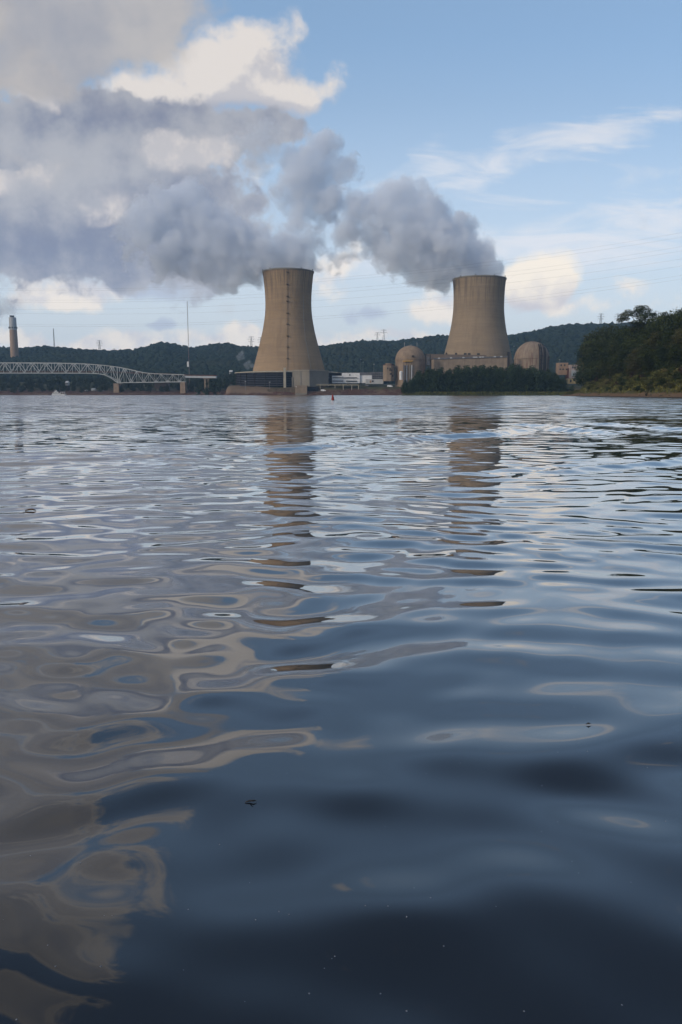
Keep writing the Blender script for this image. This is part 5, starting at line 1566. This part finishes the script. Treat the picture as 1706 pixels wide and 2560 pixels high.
# ------------------------------------------------------------------ pylons on the ridge
LATT = plain('galvanised_lattice', (0.16, 0.165, 0.175), .7, .15, .1)
def pylon(px, py_top, py_base, D, label, arms=3, guy=False):
    x = px_x(px, D, py_base); zb = float(ground_z(x, D)); H = row_z(py_top, D) - zb
    t = thing('pylon' if not guy else 'antenna_mast', label, 'pylon' if not guy else 'mast', (x, D, zb), 'lattice pylons on the ridge' if not guy else None)
    w = H * .085 if not guy else 1.0; m = MB(); wt = .22 if not guy else .9
    def half(f): return w * (1 - f) ** .9 + wt * w * .35 + .15
    n = 12 if not guy else 16
    for sx, sy in ((-1, -1), (1, -1), (1, 1), (-1, 1)):
        m.tube([(sx * half(k / n), sy * half(k / n), H * k / n) for k in range(n + 1)], .26, 4)
    o = m.build('legs', LATT); o.parent = t
    m = MB()
    for k in range(n):
        a, b = half(k / n), half((k + 1) / n); z0, z1 = H * k / n, H * (k + 1) / n
        for s in (-1, 1):
            m.bar((-a, s * a, z0), (b, s * b, z1), .22); m.bar((a, s * a, z0), (-b, s * b, z1), .22); m.bar((s * a, -a, z0), (s * b, b, z1), .22)
        m.bar((-b, -b, z1), (b, -b, z1), .22)
    o = m.build('bracing', LATT); o.parent = t
    if not guy:
        for k in range(arms):
            z = H * (.97 - .13 * k); L = H * (.15, .20, .17)[k % 3]
            a = MB(); a.bar((-L, 0, z), (L, 0, z), .5); a.bar((-L, 0, z), (0, 0, z + H * .045), .28); a.bar((L, 0, z), (0, 0, z + H * .045), .28)
            for s in (-1, -.55, .55, 1): a.bar((L * s, 0, z), (L * s, 0, z - 2.4), .35)
            o = a.build('cross_arm', LATT); o.parent = t
pylon(136.5, 821, 869, 2380, 'slender guyed mast on the ridge right of the chimney', guy=True)
pylon(250, 851, 880, 2380, 'lattice pylon on the left ridge above the bridge')
pylon(286, 872, 880, 2400, 'tiny pylon top right of the one above the bridge', 2)
pylon(629, 841, 873, 2380, 'lattice pylon on the ridge left of the left cooling tower')
pylon(652.5, 843, 873, 2380, 'lattice pylon almost touching the left cooling tower outline')
pylon(943.8, 831, 858, 2380, 'shorter of the two close pylons on the ridge between the towers', 2)
pylon(959.6, 824, 858, 2380, 'taller of the two close pylons on the ridge between the towers', 2)
pylon(1501.8, 784, 817, 2380, 'lattice pylon on the ridge left of the near bank trees')
pylon(1544, 784, 815, 2380, 'pylon half hidden behind the open topped bank tree')
pylon(1638, 777, 815, 2380, 'pylon head showing over the near bank trees', 2)
# ------------------------------------------------------------------ power lines across the river
WIRE = plain('aluminium_cable', (0.14, 0.145, 0.15), .6, .05, .1)
def cable(ctrl, label, r=.045):
    xs = [c[0] for c in ctrl]; ys = [c[1] for c in ctrl]
    co = np.polyfit(xs, ys, 2)
    pts = []
    for px in np.linspace(-420, 2300, 70):
        D = 900.0 - 0.10 * (px - 853)
        pts.append(at(px, float(np.polyval(co, px)), D))
    o = MB().tube(pts, r, 5).build('power_line', WIRE, None, True)
    tag(o, label, 'power line', 'power lines strung across the river')
for ctrl, lb in [([(0, 720), (560, 716), (780, 702), (1130, 660), (1706, 583)], 'uppermost thin power line across the sky'),
                 ([(0, 724), (560, 721), (780, 708), (1130, 668), (1706, 594)], 'second power line, just under the uppermost one'),
                 ([(0, 748), (560, 744), (780, 730), (1130, 690), (1706, 618)], 'upper line of the second pair of power lines'),
                 ([(0, 753), (560, 751), (780, 738), (1130, 699), (1706, 629)], 'lower line of the second pair of power lines'),
                 ([(0, 771), (560, 768), (780, 755), (1130, 716), (1706, 649)], 'upper line of the third pair of power lines'),
                 ([(0, 780), (560, 784), (780, 772), (1130, 733), (1706, 667)], 'lower line of the third pair of power lines'),
                 ([(0, 809), (560, 808), (780, 795), (1130, 757), (1706, 690)], 'upper line of the lowest pair of power lines'),
                 ([(0, 813), (560, 813), (780, 801), (1130, 764), (1706, 699)], 'lower line of the lowest pair of power lines')]:
    cable(ctrl, lb)

# ------------------------------------------------------------------ steam and smoke: real volumes inside closed hulls
def plume(name, label, D, blobs, dens=0.060, lump=1.0, col=(0.875, 0.925, 1.0), depth=1.0, cell=0.075, edge=(.24, .38), amp=1.9, group=None, cut=None, aniso=-0.2):
    """blobs: (px, py, rx, ry[, weight[, dy]]) on the photograph at distance D -> ellipsoids of steam"""
    k = D / F
    c0 = at(blobs[0][0], blobs[0][1], D)
    items, hull = [], []
    for i, bl in enumerate(blobs):
        px, py, rx, ry = bl[:4]
        w = bl[4] if len(bl) > 4 else 1.0
        dy = bl[5] if len(bl) > 5 else 0.0
        p = at(px, py, D) - c0
        g = 1.45
        ryd = 0.5 * (rx + ry) * depth
        items.append(((p.x, p.y + dy, p.z), (rx * k * g, ryd * k * g, ry * k * g), 0.0, w))
        hull.append(((p.x, p.y + dy, p.z), (rx * k * g, ryd * k * g, ry * k * g), w))
    # hull: union of the ellipsoids, remeshed to one closed skin
    bm = bmesh.new()
    for p, r, w in hull:
        s = 0.95
        bmesh.ops.create_icosphere(bm, subdivisions=3, radius=1.0, matrix=Matrix.Translation(p) @ Matrix.Diagonal((r[0] * s, r[1] * s, r[2] * s, 1)))
    me = bpy.data.meshes.new(name); bm.to_mesh(me); bm.free()
    o = bpy.data.objects.new(name, me); COL.objects.link(o)
    md = o.modifiers.new('remesh', 'REMESH'); md.mode = 'VOXEL'
    size = max(max(v.co[a] for v in me.vertices) - min(v.co[a] for v in me.vertices) for a in range(3))
    md.voxel_size = size / 90
    dg = bpy.context.evaluated_depsgraph_get()
    me2 = bpy.data.meshes.new_from_object(o.evaluated_get(dg))
    o.modifiers.clear(); o.data = me2; me2.name = name
    bpy.data.meshes.remove(me)
    o.location = c0
    m = bpy.data.materials.new(name + '_volume'); m.use_nodes = True; m.node_tree.nodes.clear()
    T = NT(m.node_tree)
    out = T.new('ShaderNodeOutputMaterial')
    vol = T.new('ShaderNodeVolumePrincipled')
    vol.inputs['Color'].default_value = (*col, 1)
    vol.inputs['Anisotropy'].default_value = aniso
    vol.inputs['Density Attribute'].default_value = ''
    pos = T.new('ShaderNodeTexCoord').outputs['Object']
    Fq = T.blobs(pos, items, 0.12)
    sc = cell / lump
    n1 = T.noise(pos, sc * .40, 5, 0.66, dist=0.0).outputs['Fac']
    vo = T.new('ShaderNodeTexVoronoi', feature='SMOOTH_F1')
    T.put(vo.inputs['Vector'], T.vmath('ADD', pos, T.vmath('SCALE', T.new('ShaderNodeTexNoise').outputs['Color'], scale=0.0)) if False else pos)
    vo.inputs['Scale'].default_value = sc * .62
    vo.inputs['Smoothness'].default_value = 0.6
    bil = T.math('SUBTRACT', 0.50, vo.outputs['Distance'])
    f = T.math('MULTIPLY_ADD', T.math('SUBTRACT', n1, 0.5), amp, T.math('MULTIPLY_ADD', bil, 0.36, Fq))
    d = T.math('MULTIPLY', T.smooth(f, edge[0], edge[1]), dens)
    if cut is not None:
        x_, y_, z_ = T.sep(pos)                                       # nothing inside or under the tower's mouth
        cx, cy_, R_, zc = cut
        rr = T.vmath('LENGTH', T.comb(T.math('SUBTRACT', x_, cx - c0.x), T.math('SUBTRACT', y_, cy_ - c0.y), 0.0))
        d = T.math('MULTIPLY', d, T.math('MAXIMUM', T.smooth(z_, zc - c0.z, zc - c0.z + 2.0), T.smooth(rr, R_ + 1, R_ + 7)))
    T.put(vol.inputs['Density'], d)
    m.node_tree.links.new(vol.outputs[0], out.inputs['Volume'])
    me2.materials.clear(); me2.materials.append(m)
    m.cycles.volume_step_rate = 0.85
    tag(o, label, 'steam plume', group)
    return o
GRP = 'steam plumes of the cooling towers'
plume('steam_plume', 'thick grey steam plume rolling left out of the left cooling tower', 1000,
      [(724, 668, 60, 26), (742, 646, 40, 42), (700, 632, 62, 52), (650, 640, 66, 62), (612, 622, 62, 62), (600, 676, 56, 46), (575, 704, 46, 30, .9), (545, 620, 66, 72), (560, 560, 44, 40), (498, 560, 56, 62), (474, 512, 50, 50),
       (430, 520, 50, 54, .9), (520, 668, 52, 44, .9), (440, 590, 62, 62, .8), (390, 570, 66, 70, .7), (420, 650, 60, 46, .7), (350, 600, 60, 70, .42)], group=GRP, cut=(TL.x, 1000, 31, row_z(680, 1000) - 3))
plume('steam_plume', 'billowing grey steam plume rising to a blunt peak from the right cooling tower', 1000,
      [(1196, 686, 62, 22), (1218, 674, 36, 26), (1178, 640, 58, 52), (1160, 592, 46, 44), (1112, 620, 76, 76), (1085, 682, 58, 46), (1140, 680, 40, 26), (1052, 560, 66, 66), (1012, 500, 50, 52), (978, 540, 56, 62), (1010, 616, 66, 66), (950, 560, 40, 56, .9), (1088, 545, 44, 44)],
      group=GRP, cut=(TR.x, 1000, 32, row_z(698, 1000) - 3))
plume('steam_plume', 'ragged thin grey steam drifting left of the right plume with sky showing through', 1010,
      [(800, 376, 50, 44), (772, 432, 66, 58), (726, 468, 40, 50, .9), (856, 428, 42, 40, .8), (742, 540, 40, 66, .6), (826, 510, 64, 54, .75), (896, 520, 48, 52, .8), (866, 590, 56, 56, .75), (790, 590, 52, 62, .55), (920, 590, 50, 46, .7), (830, 640, 40, 36, .5)],
      dens=0.060, amp=2.6, edge=(.22, .50), group=GRP)
plume('steam_plume', 'small loose grey puff of steam floating highest, left of the ragged drift', 1010,
      [(652, 342, 46, 36), (690, 372, 40, 34, .7), (650, 398, 40, 34, .6), (606, 356, 40, 34, .6)], dens=0.030, amp=2.8, edge=(.26, .55), group=GRP)
o = plume('smoke_plume', 'white smoke blowing left out of the tall chimney', 1900,
          [(32, 781, 9, 9), (24, 768, 14, 15), (10, 762, 18, 20), (-10, 774, 22, 16), (-14, 748, 26, 24, .8), (-50, 762, 36, 32, .9), (-100, 748, 50, 40, .8)], dens=0.020, lump=1.0, amp=1.6, col=(0.985, 0.99, 1.0))
o['category'] = 'smoke plume'
for lb, bl in (('faint white steam wisp hanging high on the wooded hillside left of the left tower', [(604, 884, 9, 10), (598, 893, 8, 7, .9), (608, 896, 7, 5, .8)]),
               ('lower faint white steam wisp before the hillside trees beside the left tower', [(622, 906, 9, 8), (616, 912, 7, 7), (631, 914, 8, 8), (622, 918, 6, 6, .8)])):
    o = plume('steam_wisp', lb, 1400, bl, dens=0.022, lump=.4, amp=2.6, edge=(.30, .62))
    o['category'] = 'steam'; o['group'] = 'steam wisps on the hillside'

# ------------------------------------------------------------------ haze: one box of even air round everything
def haze():
    b = MB().box((0, 0, 225), (13000, 13000, 464))
    m = bpy.data.materials.new('haze_air'); m.use_nodes = True; m.node_tree.nodes.clear()
    T = NT(m.node_tree)
    out = T.new('ShaderNodeOutputMaterial'); vol = T.new('ShaderNodeVolumePrincipled')
    vol.inputs['Color'].default_value = (0.42, 0.68, 1.0, 1)
    vol.inputs['Density'].default_value = HAZE_K
    vol.inputs['Density Attribute'].default_value = ''
    vol.inputs['Anisotropy'].default_value = 0.0
    m.node_tree.links.new(vol.outputs[0], out.inputs['Volume'])
    o = b.build('haze', m)
    tag(o, 'thin blue haze in the air over the river and hills', 'haze', kind='stuff')
HAZE_K = 0.9e-4
haze()
